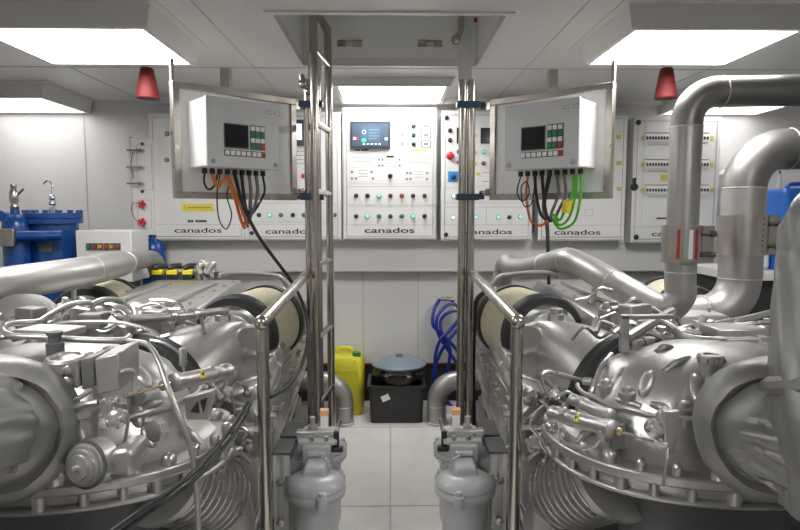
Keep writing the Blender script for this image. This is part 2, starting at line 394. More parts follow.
s_ = rect(C, 291, 309, 120, 146, 'screen_bezel', 'display', .012); rect(C, 294, 302, 124, 140, 'lit_white', 'screen', .014)
for x, c in ((259, 'k'), (270, 'c'), (281, 'g'), (293, 'k'), (304, 'g'), (334.5, 'g')): knob(C, x, 215, c)
knob(C, 303.5, 176, 'r', .014); knob(C, 303, 189, 'R', .006); knob(C, 252, 233, 'k', .013, 'door_lock'); knob(C, 251, 119, 'k', .012, 'door_lock')
for y in (151, 155, 159, 163): rect(C, 293, 306, y, y + .8, 'faint_line', 'printed_line', .0015)
D = cabinet(342.5, 437.5, 108, 240, 'white middle switchboard cabinet with blue screen and two rows of lamps', (389.5, 230.5, .060))
outline(D, 347, 434, 114, 184, 'faint_line', .002); outline(D, 347, 434, 186.5, 205, 'cabinet_line', .002); outline(D, 347, 434, 206.5, 225, 'cabinet_line', .002)
rect(D, 350.5, 390.2, 121.8, 148.8, 'screen_bezel', 'display', .022); rect(D, 352.5, 388.5, 124, 146.5, 'display_face', 'display_face', .024); rect(D, 361, 380, 127.5, 142, 'screen_blue', 'screen', .026)
rect(D, 362, 366, 139, 142.5, 'lit_green', 'screen_button', .027); rect(D, 353.5, 356, 137.5, 140, 'lit_white', 'screen_button', .026); rect(D, 385, 387.5, 138, 140.5, 'lit_white', 'screen_button', .026); rect(D, 356.5, 358.5, 137.5, 140, 'red', 'screen_button', .0255)
for i in range(5): rect(D, 363 + i * 3.9, 365 + i * 3.9, 143.7, 145, 'box_white', 'screen_button', .026)
q = P(364, 132, YD - .026); m = MB(); m.tube(arc(q, .013, 0, 6.283, (1, 0, 0), (0, 0, 1), 14), .0016, 6); m.build('gauge_ring', 'box_white', D)
for i, y in enumerate((130, 133, 136, 138.5)): rect(D, 369, 378.5 - (i % 2) * 2, y, y + .7, 'lid_grey', 'screen_line', .0265)
for x0, x1 in ((355.2, 357), (357.4, 359.6), (361.2, 363.2), (363.6, 366), (366.3, 368.6)): rect(D, x0, x1, 149.2, 150.8, 'ink', 'printed_word', .0015)
for y in (126, 135, 144):
    knob(D, 413.6, y, 'G', .0135); outline(D, 421, 431, y - 3.5, y + 3.5, 'ink', .006, 'relay_frame'); rect(D, 423.5, 428.5, y - 1.3, y + 1.3, 'cabinet_line', 'relay_window'); rect(D, 402, 403.2, y - 1.2, y + 1, 'ink', 'mark')
for (x0, x1, y0, y1) in ((350, 373, 153, 166), (350, 373, 167.5, 182), (376, 404, 153, 181), (406, 432, 153, 164.5), (405, 432, 167, 182)): outline(D, x0, x1, y0, y1, 'faint_line', .0014)
for x, y in ((352, 172), (352, 178.5), (356, 178.5), (371.5, 172), (373, 178.5), (379, 159.5), (382.5, 159.5), (379, 165.5), (382.5, 165.5), (399.5, 159.5), (399.5, 165.5), (407, 173), (410.5, 173), (407, 179), (410.5, 179), (427, 173), (427, 179)): rect(D, x - 1.1, x + 1.1, y - 1.1, y + 1.1, 'cabinet_line', 'selector_mark')
for x0, x1, y in ((352, 370, 157), (353, 371, 161), (358, 368, 170), (358, 368, 173), (358, 368, 176), (385, 396, 160), (385, 396, 163), (385, 396, 166), (408, 430, 158), (408, 430, 162), (414, 423, 171), (414, 423, 174), (414, 423, 177)): rect(D, x0, x1, y, y + .6, 'faint_line', 'printed_line', .0012)
rect(D, 386.5, 394, 155.6, 157.4, 'ink', 'title_mark'); rect(D, 412, 426, 149, 150.4, 'tag_yellow', 'sticker'); knob(D, 390.3, 176, 'k', .015, 'selector_knob')
for x, c in zip((356.3, 367.6, 379, 390.4, 401.8, 413, 424.5), 'kkcRrkR'): knob(D, x, 195.7, c)
for x, c in zip((356.3, 367.6, 379, 390.4, 401.8, 413, 424.5), 'GcgGgck'): knob(D, x, 216.2, c)
rect(D, 362, 430, 116.3, 117, 'faint_line', 'printed_line', .0012)
E = cabinet(440.5, 534.5, 111, 240.5, 'white switchboard cabinet behind right pole with red emergency button', (489, 232))
outline(E, 444, 530, 188, 203, 'cabinet_line', .002); outline(E, 444, 530, 207, 225, 'cabinet_line', .002); outline(E, 486, 530, 207, 225, 'cabinet_line', .002); outline(E, 474, 530, 114, 186, 'faint_line', .002)
knob(E, 446.5, 117.8, 'k', .013, 'door_lock'); knob(E, 446, 234.5, 'k', .013, 'door_lock')
for x, y, c in ((450, 130.5, 'k'), (450, 140.2, 'k'), (459, 152, 'k'), (459, 162.5, 'r'), (453.5, 196.3, 'w'), (453, 217.5, 'w'), (475.8, 217.2, 'c'), (475.5, 196, 'k'), (498.3, 217.3, 'c'), (509.3, 217.3, 'k'), (520.3, 217, 'c'), (483.7, 152, 'l'), (483.5, 163.2, 'R')): knob(E, x, y, c)
knob(E, 450.3, 155.8, 'r', .024, 'emergency_button', 'red', .035)
rect(E, 448, 459, 171.5, 182, 'blue_square', 'blue_plate'); knob(E, 453.5, 177, 'k', .016, 'selector_knob'); rect(E, 456.5, 466, 128, 143.5, 'screen_dark', 'meter', .012); rect(E, 480.5, 490, 128, 143.5, 'screen_dark', 'meter', .012)
for y in (134, 151, 162): rect(E, 474.3, 477.2, y, y + 3.5, 'tag_yellow', 'tag')
rect(E, 476, 480, 172.5, 175.5, 'tag_yellow', 'tag'); 
for y in (181, 172): rect(E, 482, 489, y, y + .9, 'faint_line', 'printed_line')
F = cabinet(537.5, 628.5, 114, 241, 'white switchboard cabinet behind the right control box with wall panel', (577.5, 232.5))
outline(F, 541, 625, 225, 237, t=.002)
for y in (137, 163, 189): rect(F, 616.5, 621, y - 2, y + 2, 'tag_yellow', 'tag', .006)
outline(F, 585, 593, 209, 216, 'faint_line', .003); 
G = cabinet(630, 722, 117, 243, 'white switchboard cabinet farthest right with rows of breakers')
outline(G, 634, 718, 227, 239, t=.002); outline(G, 641, 717, 121, 226, 'faint_line', .002)
for (x, y) in ((638.3, 122.5), (636, 237)): knob(G, x, y, 'k', .016, 'door_lock')
p = P(633.5, 187, YD); m = MB(); m.b2((p.x - .012, YD - .02, p.z - .03), (p.x + .012, YD, p.z + .07)); m.cyl((p.x, YD, p.z), (p.x, YD - .03, p.z), .028); m.build('door_handle', 'black_plastic', G, bevel=.003)
for y in (138, 164.5, 190):
    k = rect(G, 645, 708, y - 4.5, y + 4, 'white', 'breaker_row', .012)
    a = P(645, y, YD); b = P(708, y, YD); n = 22
    m = MB()
    for i in range(n):
        x = a.x + (b.x - a.x) * (i + .5) / n; m.b2((x - .006, YD - .02, a.z - .012), (x + .006, YD - .011, a.z + .010)); 
    m.build('breaker_switches', 'ink', k)
    rect(G, 645, 708, y - 5.3, y - 4.3, 'cabinet_line', 'row_trim', .013); rect(G, 648, 700, y + 6.5, y + 7.3, 'faint_line', 'printed_line')
    for x in (642.5, 711.5): rect(G, x - 1.7, x + 1.7, y - 2, y + 2, 'tag_yellow', 'tag', .006)
rect(G, 660.5, 668, 174.5, 181, 'tag_yellow', 'sticker'); rect(G, 656.5, 667, 217.5, 219, 'ink', 'name_plate')
p = P(672, 234, YD); lettering('canados', .056, (p.x + .02, YD - .0012, p.z), G, sx=2.05)
# narrow valve panel
a = P(134, 235, 4.66); b = P(152, 138, 4.66)
r = thing('valve_panel', 'narrow white panel with steel valve handles and two red knobs', 'valve panel', ((a.x + b.x) / 2, 4.8, a.z))
m = MB(); m.b2((a.x, 4.66, a.z), (b.x - .012, YB, b.z)); m.build('panel', 'cabinet_white', r, bevel=.003)
m = MB(); m.b2((a.x - .015, 4.655, a.z), (a.x, 4.70, b.z + .01)); m.build('side_flange', 'alu', r)
YDs = YD; YD = 4.66
outline(r, 138, 151, 145, 190, t=.002); outline(r, 138, 151, 200, 228, t=.002)
for y in (151, 168, 184):
    p = P(143, y, 4.66); m = MB(); m.cyl((p.x, 4.66, p.z), (p.x, 4.60, p.z), .014); m.cyl((p.x - .1, 4.605, p.z + .002), (p.x + .02, 4.605, p.z), .007); m.build('valve_handle', 'stainless', r)
for y in (204.5, 222):
    p = P(144, y, 4.66); m = MB(); m.cyl((p.x, 4.66, p.z), (p.x, 4.62, p.z), .016)
    for k in range(5): m.sphere((p.x + .022 * math.cos(k * 1.2566), 4.62, p.z + .022 * math.sin(k * 1.2566)), .011, seg=8)
    m.build('red_knob', 'red', r)
for y in (144, 191.5): knob(r, 142.5, y, 'k', .01, 'screw_cap')
q0 = P(143, 184, 4.6); q1 = P(134, 205, 4.62); m = MB(); m.tube([P(133, 152, 4.6), P(131, 165, 4.6), P(134, 178, 4.62)], .003, 6); m.build('thin_wire', 'grey_cable', r)
m = MB(); m.tube([P(144, 204.5, 4.62), P(133, 203, 4.62), P(132, 212, 4.62), P(137, 221, 4.62), P(144, 222, 4.62)], .003, 6); m.build('thin_wire', 'red_ink', r)
YD = YDs
# ------------------------------------------------------------------ swing frames with engine control boxes
def control_box(s):
    side = 'left' if s < 0 else 'right'; MB.MX = 1
    A = P(491.5, 152, 3.42) if s > 0 else P(295, 152, 3.42); B_ = P(613, 146, 2.95) if s > 0 else P(172.5, 145, 2.95)
    hgt = .56; mid = (A + B_) / 2; mid.z = (P(295, 197.7, 3.42).z + P(293, 102, 3.42).z) / 2
    d = (B_ - A); d.z = 0; L = d.length; rot = math.atan2(d.y, d.x)
    # local x along frame; local -y toward camera side
    if s < 0: rot += math.pi
    r = thing('swing_frame', 'stainless swing frame holding a white panel and control box, %s of the aisle' % side, 'panel frame', (mid.x, mid.y, mid.z - hgt / 2), rot, 'swing frames beside the aisle')
    def bld(m, n, mt, par=None, **k): return m.build(n, mt, par or r, local=True, **k)
    S = s   # outboard direction in local x
    m = MB(); hw = L / 2; z1 = hgt; t = .034
    m.b2((-hw, -.02, 0), (hw, .02, t)); m.b2((-hw, -.02, z1 - t), (hw, .02, z1)); m.b2((-hw, -.02, t), (-hw + t, .02, z1 - t)); m.b2((hw - t, -.02, t), (hw, .02, z1 - t))
    bld(m, 'frame', 'stainless_brushed', bevel=.003)
    m = MB(); m.b2((-hw + t + .0, -.004, t), (hw - t, .004, z1 - t)); bld(m, 'back_panel', 'box_white')
    m = MB(); m.b2((S * hw - .008 * (1 + S), -.008, z1), (S * hw + .008 * (1 - S), .008, 2.33 - (mid.z - hgt / 2))); bld(m, 'hanger_bar', 'stainless_brushed')
    # hinge arms towards the pole
    for z in (.03, z1 - .05):
        m = MB(); m.cyl((-S * hw, 0, z + .015), (-S * (hw + .07), 0, z + .015), .015); m.b2((-S * hw - S * .012 - .012, -.022, z - .005), (-S * hw - S * .012 + .012, .022, z + .035)); bld(m, 'hinge_arm', 'stainless')
    b0 = thing('control_box', 'grey engine control box with dark screen and keypad, %s of the aisle' % side, 'control box', (0, 0, 0), 0, 'engine control boxes on swing frames')
    # box: same orientation as the frame, its own thing
    M0 = Matrix.Translation(V(mid.x, mid.y, mid.z - hgt / 2)) @ Matrix.Rotation(rot, 4, 'Z')
    bx0, bx1 = (-.20, .245) if s > 0 else (-.245, .20)
    if s > 0: bx0, bx1 = -.13, .265
    else: bx0, bx1 = -.27, .11
    zb0, zb1 = .15, z1 - .09; dep = .21
    b0.location = M0 @ V(0, 0, 0); b0.rotation_euler = (0, 0, rot)
    def b2(m, n, mt, par=None, **k): return m.build(n, mt, par or b0, local=True, **k)
    m = MB(); m.b2((bx0, -dep + .02, zb0), (bx1, -.006, zb1)); b2(m, 'body', 'box_white', bevel=.004)
    m = MB(); m.b2((bx0 - .004, -dep, zb0 - .004), (bx1 + .004, -dep + .022, zb1 + .004)); dr = b2(m, 'front_cover', 'box_grey', bevel=.004)
    yf = -dep
    W = bx1 - bx0; cx = (bx0 + bx1) / 2
    def rr(x0, x1, z0, z1_, mt, n, d=.004, par=None): m = MB(); m.b2((x0, yf - d, z0), (x1, yf + .001, z1_)); return b2(m, n, mt, par)
    def fx(u): return bx0 + W * u
    def fz(v): return zb1 - (zb1 - zb0) * v
    u0, u1 = (.27, .60)
    sh = -.03 if s > 0 else -.05
    rr(fx(.265 + sh), fx(.605 + sh), fz(.72), fz(.355), 'dark_grey', 'screen_surround', .003)
    rr(fx(.28 + sh), fx(.59 + sh), fz(.70), fz(.375), 'screen_dark', 'screen', .006)
    cols = [.665, .735, .805]; rows = [.40, .49, .58, .67]
    cm = [['w', 'w', 'w'], ['g', 'g', 'g'], ['w', 'w', 'w'], ['g', 'g', 'r']]
    rr(fx(.63 + sh), fx(.845 + sh), fz(.72), fz(.35), 'dark_grey', 'keypad_plate', .003)
    for i, v in enumerate(rows):
        for j, u in enumerate(cols): rr(fx(u + sh) - .0105, fx(u + sh) + .0105, fz(v) - .0105, fz(v) + .0105, {'w': 'white', 'g': 'green', 'r': 'red'}[cm[i][j]], 'key', .008)
    rr(fx(.265 + sh), fx(.845 + sh), fz(.835), fz(.745), 'dark_grey', 'keypad_plate', .003)
    for j, u in enumerate((.30, .375, .45, .525, .60, .68, .75, .815)):
        if j == 7: mt = 'red'
        else: mt = 'white'
        rr(fx(u + sh) - .0105, fx(u + sh) + .0105, fz(.79) - .0105, fz(.79) + .0105, mt, 'key', .008)
    for u, v in ((.06, .93), (.94, .93)): m = MB(); m.cyl((fx(u), yf, fz(v)), (fx(u), yf - .006, fz(v)), .012); b2(m, 'lock_screw', 'chrome')
    lx = .82 if s < 0 else .80
    m = MB()
    for q in (0, .05):
        m.b2((fx(lx) + q, yf - .001, fz(.15)), (fx(lx) + q + .035, yf, fz(.15) + .002)); m.b2((fx(lx) + q, yf - .001, fz(.10)), (fx(lx) + q + .035, yf, fz(.10) + .002)); m.b2((fx(lx) + q, yf - .001, fz(.15)), (fx(lx) + q + .002, yf, fz(.10)))
    b2(m, 'emblem', 'cabinet_line')
    for i in range(9):
        x = fx(.08 + i * .105); m = MB(); m.cyl((x, -dep * .5, zb0 - .004), (x, -dep * .5, zb0 - .03), .013, 12); b2(m, 'cable_gland', 'black_plastic')
    return M0, (fx, -dep * .5, zb0 - .03), r
for s in (-1, 1):
    M0, (fx, yy, zz), rt = control_box(s)
    sd = 'left' if s < 0 else 'right'
    def W_(u, dy, z): return M0 @ V(fx(u), yy + dy, z)
    cb = {'name': []}
    def cable(name, label, pts, r, mt):
        m = MB(); m.tube(pts, r, 8); o = m.build(name, mt); tag(o, label, 'cable'); return o
    mi = (lambda u: u) if s > 0 else (lambda u: 1 - u)
    gx = [.08 + i * .105 for i in range(9)]
    if s < 0: gx = gx[::-1]
    # index 0 is the aisle side on the right box / aisle side on the left box
    if s < 0:
        m = 0
        cable('cable', 'left orange cable under the left control box', [W_(.185, 0, zz), W_(.22, -.02, zz - .06), W_(.35, -.02, zz - .02), W_(.45, -.02, zz - .10), W_(.54, -.02, zz - .22), W_(.60, -.02, zz - .27)], .008, 'orange_cable')
        cable('cable', 'right orange cable hanging below the left control box', [W_(.395, 0, zz), W_(.47, -.03, zz - .1), W_(.57, -.03, zz - .2), W_(.64, -.02, zz - .26), W_(.62, 0, zz - .2), W_(.5, 0, zz)], .007, 'orange_cable')
        cable('cable', 'thin black cable looping low under the left control box', [W_(.29, 0, zz), W_(.24, 0, zz - .1), W_(.26, 0, zz - .22), W_(.36, 0, zz - .27), W_(.44, 0, zz - .2), W_(.38, 0, zz - .11), W_(.42, 0, zz - .05)], .0035, 'black_cable')
        cable('cable', 'short black cable loop at left end of the left control box', [W_(.08, 0, zz), W_(.07, 0, zz - .04), W_(.12, 0, zz - .075), W_(.2, 0, zz - .06), W_(.26, 0, zz)], .005, 'black_cable')
        for i, (u, u2, z2, rr) in enumerate(((.6, .67, -.20, .009), (.71, .74, -.19, .009), (.815, .80, -.19, .009), (.92, .84, -.19, .006))):
            cable('cable', ('%s dark cable bending below the right half of the left control box' % ['leftmost', 'second', 'third', 'rightmost'][i]), [W_(u, 0, zz), W_(u + .02, 0, zz - .08), W_(u2 - .02, 0, zz + z2 + .03), W_(.72 - .01 * i, 0, zz - .2 - .006 * i), W_(.66 - .02 * i, 0, zz - .245)], rr, ['black_cable', 'grey_cable', 'grey_cable', 'black_cable'][i])
        cable('cable', 'thick black cable running from left control box down to the left engine', [W_(.5, 0, zz), P(243, 205, 3.0), P(256, 232, 3.05), P(268, 250, 3.12), P(293, 284, 3.22), P(305, 310, 3.2), P(308, 335, 3.05), P(303, 362, 2.85), P(288, 385, 2.55), P(270, 397, 2.32)], .0095, 'black_cable')
    else:
        cable('cable', 'orange cable hanging under the right control box', [W_(.185, 0, zz), W_(.17, 0, zz - .1), W_(.26, -.02, zz - .22), W_(.4, -.02, zz - .255), W_(.52, -.02, zz - .23)], .0065, 'orange_cable')
        for i, (u0, u1, zl) in enumerate(((.605, .92, .27), (.7, .90, .25), (.815, .80, .225))):
            cable('cable', '%s green cable looping under the right control box' % ['longest', 'middle', 'shortest'][i], [W_([.92, .87, .83][i], 0, zz), W_([.93, .86, .82][i], 0, zz - .1), W_([.86, .80, .74][i], -.01 * i, zz - zl + .04), W_(.68, -.01 * i, zz - zl), W_(.58, -.01 * i, zz - zl + .03)], .007, 'green_cable')
        for i, (u, ul) in enumerate(((.29, .38), (.395, .46), (.6, .52), (.7, .60))):
            cable('cable', '%s dark cable curving below the right control box' % ['leftmost', 'second', 'third', 'rightmost'][i], [W_(u, 0, zz), W_(u, .02, zz - .1), W_(ul, .01, zz - .2), W_(.5 + .03 * i, .02, zz - .235)], .008, ['black_cable', 'black_cable', 'grey_cable', 'grey_cable'][i])
        cable('cable', 'thin black cable in small loops at left end of the right control box', [W_(.08, 0, zz), W_(.06, -.02, zz - .08), W_(.14, -.02, zz - .13), W_(.24, -.02, zz - .09), W_(.2, -.02, zz - .03), W_(.12, -.02, zz - .06), W_(.16, -.02, zz - .15), W_(.28, -.02, zz - .14), W_(.3, 0, zz - .02)], .0035, 'black_cable')
        p = W_(.80, -.03, zz - .16); m = MB(); m.cyl(p + V(0, 0, .03), p - V(0.01, 0, .03), .022); tag(m.build('cable_plug', 'yellow'), 'yellow plug hanging among cables of the right control box', 'plug')
        cable('cable', 'thick black cable dropping straight from right control box to the exhaust pipe', [W_(.5, 0, zz), P(544, 205, 3.15), P(547, 225, 3.5), P(548, 250, 3.75), P(549, 290, 3.88)], .0115, 'black_cable')
# ceiling brackets behind the frames
for px, sd in ((226.5, 'left'), (552, 'right')):
    p = P(px, 96, 3.9); m = MB(); m.b2((p.x - .03, 3.87, p.z), (p.x + .03, 3.93, CZ)); tag(m.build('ceiling_post', 'stainless_brushed', bevel=.003), 'short steel post from ceiling behind the %s control box' % sd, 'post')
# ------------------------------------------------------------------ poles, handrails, ladder
YP = 3.45
pR = P(465.5, 300, YP); ZT = P(465, 80, YP).z; XP = pR.x
HR = P(463, 272, YP).z
YN = 2.02
xN = P(517, 330, YN).x; zN = P(520, 318, YN).z - .01
for s in (-1, 1):
    MB.MX = s; sd = 'left' if s < 0 else 'right'
    r = thing('guard_pole', 'tall stainless double pole %s' % ('beside the ladder' if s < 0 else 'right of the aisle with blue clamps'), 'pole', (XP, YP, 0), group='tall poles by the aisle')
    ofs = 0 if s > 0 else -.0
    m = MB(); m.cyl((XP - .025, YP, 0), (XP - .025, YP, ZT), .0235, 20); m.lathe([(.045, 0), (.045, .008)], (XP - .025, YP, 0), (0, 0, 1)); m.build('pole_tube', 'stainless', r)
    m = MB(); m.cyl((XP + .024, YP, 0), (XP + .024, YP, ZT), .0235, 20); m.build('pole_tube', 'stainless', r)
    m = MB(); m.b2((XP - .055, YP - .012, ZT - .01), (XP + .02, YP + .012, CZ)); m.build('ceiling_strap', 'fixture_white', r)
    for z in (P(465, 105, YP).z, P(465, 197, YP).z):
        m = MB(); m.b2((XP - .062, YP - .04, z - .018), (XP + .07, YP + .035, z + .018)); m.cyl((XP + .06, YP - .02, z), (XP + .10, YP - .02, z), .014); m.build('clamp', 'clip_blue', r, bevel=.006)
    # handrail
    h = thing('handrail', 'stainless handrail with near post on the %s of the aisle' % sd, 'handrail', (xN, YN, 0), group='low handrails along the engines')
    m = MB(); A = V(XP + .03, YP - .03, HR); B_ = V(xN, YN, zN)
    m.tube([A, B_ + V(-.001, .0, 0), B_ + V(.006, -.02, -.004)], .0225, 16, False); m.sphere(B_ + V(0, -.012, 0), .026); m.build('rail', 'stainless', h)
    m = MB(); m.cyl((xN, YN, 0), (xN, YN, zN), .0215, 20); m.lathe([(.045, 0), (.045, .008)], (xN, YN, 0), (0, 0, 1)); m.build('post', 'stainless', h)
MB.MX = 1
# ladder (left)
LX = P(316.5, 300, 3.30).x; LY0 = 3.30
fx_ = P(330.5, 300, 3.68).x; LY1 = 3.68
r = thing('ladder', 'polished stainless ladder rising through the ceiling hatch', 'ladder', (LX, 3.5, 0))
ztop = P(318, 30, 3.3).z
for (x, y) in ((LX, LY0), (fx_, LY1)):
    m = MB(); m.tube([(x, y, 0), (x, y, 1.2), (x, y, 2.55), (x - .01, y, 2.68), (x - .06, y, 2.76), (HX0 + .005 if x - .12 < HX0 else x - .12, y, 2.79)], .0225, 18); m.build('stile', 'stainless', r)
for z in [P(322, 58, 3.5).z, P(322, 127, 3.5).z, P(322, 193, 3.5).z, P(320, 262, 3.5).z, P(320, 331, 3.5).z, P(322, 394, 3.5).z]:
    m = MB(); m.cyl((LX, LY0, z), (fx_, LY1, z), .0185, 14); m.build('rung', 'stainless', r)
# grey conduit just right of ladder
m = MB(); x = P(332.5, 300, 3.8).x; m.cyl((x, 3.8, 0), (x, 3.8, CZ), .012, 12); tag(m.build('conduit', 'fixture_white'), 'thin pale vertical conduit just behind the ladder', 'conduit')
# latch hardware on ladder/hatch side
m = MB(); p = P(303, 84, 3.42); m.sphere(p, .028); m.cyl(p, p + V(.05, 0, -.03), .014); m.cyl(p + V(-.01, 0, .05), p, .016); m.sphere(p + V(.03, 0, -.04), .02); m.cyl(p + V(.05, 0, -.03), (XP * -1 - .04, YP, p.z - .03), .012)
tag(m.build('swivel_clamp', 'stainless'), 'knobbly steel swivel clamp on the left pole above control box', 'clamp')
# ------------------------------------------------------------------ fuel filters
def filt(s):
    MB.MX = s; sd = 'left' if s < 0 else 'right'
    X = .297
    r = thing('fuel_filter', 'grey twin bowl fuel filter with bracket on the %s of the aisle' % sd, 'fuel filter', (.40, 2.45, 0), group='twin fuel filters by the aisle')
    zl = P(466, 487, 2.30).z; 
    for k, (x, y, q) in enumerate(((X, 2.30, 1.0), (X + .012, 2.66, .92))):
        R0 = .091 * q
        m = MB(); m.lathe([(R0 * .3, -.36), (R0 * .9, -.33), (R0 * .97, -.30), (R0, -.05), (R0, 0)], (x, y, zl), (0, 0, 1), 36); b = m.build('bowl', 'filter_grey', r)
        m = MB(); m.lathe([(.016, 0), (.02, .03)], (x, y, zl - .39), (0, 0, 1), 12); m.build('drain_plug', 'silver_bright', b)
        prof = [(R0 * 1.08, -.022), (R0 * 1.30, -.018), (R0 * 1.33, -.004), (R0 * 1.28, .002), (R0 * 1.24, .01), (R0 * 1.30, .02), (R0 * 1.22, .034), (R0 * .95, .05), (R0 * .6, .058), (.01, .06)]
        m = MB(); m.lathe(prof, (x, y, zl), (0, 0, 1), 40); l = m.build('lid', 'filter_grey', r)
        for a in (0.35, 2.45, 4.4):
            m = MB(); c, s2 = math.cos(a), math.sin(a); p = V(x + c * R0 * 1.33, y + s2 * R0 * 1.33, zl + .0)
            m.lathe([(.017, -.03), (.02, -.02), (.02, .015), (.012, .02), (.012, .035)], p, (0, 0, 1), 14); m.build('lid_bolt', 'filter_grey', l)
        m = MB(); m.loft([[V(x - .05, y - .035, zl + .04), V(x + .05, y - .035, zl + .04), V(x + .05, y + .1, zl + .04), V(x - .05, y + .1, zl + .04)],
                          [V(x - .044, y - .015, zl + .088), V(x + .044, y - .015, zl + .088), V(x + .044, y + .1, zl + .088), V(x - .044, y + .1, zl + .088)]]); m.build('lid_boss', 'filter_grey', l, bevel=.012, seg=3)
    z = zl + .10
    m = MB(); m.b2((X - .05, 2.40, zl + .02), (X + .065, 2.62, z + .03)); m.b2((X - .075, 2.42, z + .025), (X + .085, 2.60, z + .045)); m.b2((X - .03, 2.38, z - .01), (X + .045, 2.64, z + .01)); m.build('filter_head', 'filter_grey', r, bevel=.006)
    for i, (dx, dy) in enumerate(((-.03, 2.41), (.03, 2.41), (-.045, 2.5), (.06, 2.5))): m = MB(); m.cyl((X + dx, dy + .02, z + .04), (X + dx, dy + .02, z + .062), .011, 6); m.build('head_bolt', 'silver_bright', r)
    m = MB(); m.cyl((X + .035, 2.5, z + .04), (X + .035, 2.5, z + .085), .02, 12); m.cyl((X + .035, 2.5, z + .085), (X + .035, 2.5, z + .12), .012, 10); m.build('bleed_valve', 'silver', r)
    m = MB(); m.b2((X - .06, 2.46, z + .045), (X + .1, 2.48, z + .07)); m.cyl((X - .07, 2.5, z + .055), (X + .1, 2.5, z + .055), .014, 10); m.build('cross_link', 'silver_bright', r, bevel=.003)
    m = MB(); m.b2((X - .028, 2.52, z + .045), (X + .004, 2.55, z + .14)); t = m.build('valve_tag', 'white', r); m = MB(); m.b2((X - .03, 2.518, z + .118), (X + .006, 2.552, z + .142)); m.build('tag_top', 'tag_orange', t)
    m = MB(); m.b2((X - .082, 2.44, z - .005), (X - .06, 2.47, z + .075)); m.b2((X - .1, 2.43, z - .01), (X - .05, 2.46, z + .012)); m.build('valve_lever', 'black_plastic', r, bevel=.005)
    m = MB(); m.cyl((X - .075, 2.455, z + .07), (X - .088, 2.455, z + .125), .006, 8); m.build('lever_rod', 'chrome', r)
    m = MB(); m.tube([(X + .0, 2.40, z), (X - .03, 2.33, z + .01), (X - .08, 2.36, z - .03), (X - .09, 2.46, z - .06)], .005, 8); m.build('bleed_line', 'silver_bright', r)
    xb = .412; y0 = 2.34
    m = MB(); m.b2((xb, y0, 0), (xb + .02, y0 + .05, z + .02)); m.b2((xb + .045, y0, 0), (xb + .06, y0 + .05, z + .02)); m.b2((xb + .02, y0 + .015, 0), (xb + .045, y0 + .05, z + .02)); m.b2((xb + .005, y0 + .3, 0), (xb + .06, y0 + .35, z + .02))
    m.build('bracket_post', 'alu', r)
    m = MB(); m.b2((xb - .012, y0 - .004, z + .02), (xb + .065, y0 + .15, z + .03)); m.b2((xb - .012, y0 + .18, z + .02), (xb + .065, y0 + .36, z + .03)); m.build('bracket_cap', 'dark_grey', r)
    for zz in (z - .09, z - .26):
        m = MB(); m.cyl((xb + .033, y0 + .015, zz), (xb + .033, y0 - .012, zz), .017, 6); m.cyl((xb + .033, y0 - .012, zz), (xb + .033, y0 - .02, zz), .008, 10); m.build('bracket_bolt', 'chrome', r)
    m = MB(); m.b2((X - .02, 2.42, zl + .0), (xb + .01, 2.58, zl + .06)); m.b2((X + .04, 2.45, 0.0), (xb, 2.5, zl + .02)); m.build('bracket_arm', 'filter_grey', r, bevel=.004)
for s in (1, -1): filt(s)
# floor elbow pipes
for s in (-1, 1):
    MB.MX = s
    p = PZ(436.5, 423, 0.0); x, y = p.x, p.y
    r = thing('floor_pipe', 'grey bent pipe rising from the floor, %s' % ('left beside the yellow canister' if s < 0 else 'right of the black crate'), 'pipe', (x, y, 0), group='bent pipes rising from the floor')
    m = MB(); m.tube([(x, y, 0), (x, y, .13), (x + .0, y, .15)] + arc((x + .16, y, .17), .16, math.pi, math.pi / 2, (1, 0, 0), (0, 0, 1), 8) + [(x + .28, y, .33), (x + .40, y, .33)], .072, 24, True, 3); m.build('pipe', 'pipe_grey', r)
    m = MB(); m.lathe([(.082, 0), (.082, .015), (.073, .02)], (x, y, 0), (0, 0, 1), 28); m.build('floor_collar', 'weld', r)
    m = MB(); m.lathe([(.073, -.003), (.075, 0), (.073, .003)], (x, y, .14), (0, 0, 1), 28); m.build('weld_ring', 'weld', r)
MB.MX = 1
# ------------------------------------------------------------------ crate, tub, canister, hose
cy = PZ(396, 423.5, 0).y; a = PZ(369, 423, 0); b = PZ(424, 423, 0); ct = P(396, 386, cy).z
r = thing('storage_crate', 'black plastic crate with small white label on the floor', 'crate', ((a.x + b.x) / 2, cy + .15, 0))
m = MB(); x0, x1 = a.x, b.x; y0, y1 = cy, cy + .34; T = .012
def rc(x0, x1, y0, y1, z, q=.03):
    o = []
    for cx_, cy_, a0 in ((x1 - q, y1 - q, 0), (x0 + q, y1 - q, 90), (x0 + q, y0 + q, 180), (x1 - q, y0 + q, 270)):
        for k in range(5): an = R_(a0 + k * 22.5); o.append(V(cx_ + q * math.cos(an), cy_ + q * math.sin(an), z))
    return o
e = .014
m.loft([rc(x0 + .012, x1 - .012, y0 + .01, y1 - .01, 0), rc(x0, x1, y0, y1, ct - .02), rc(x0 - e, x1 + e, y0 - e, y1 + e, ct - .02), rc(x0 - e, x1 + e, y0 - e, y1 + e, ct), rc(x0 + T, x1 - T, y0 + T, y1 - T, ct), rc(x0 + .02, x1 - .02, y0 + .02, y1 - .02, .015)])
m.build('shell', 'crate', r)
p = P(385.5, 398, cy); m = MB(); m.box((p.x, cy + .003, p.z), (.062, .006, .045), Matrix.Rotation(R_(-24), 3, 'Y')); m.build('label_sticker', 'white', r)
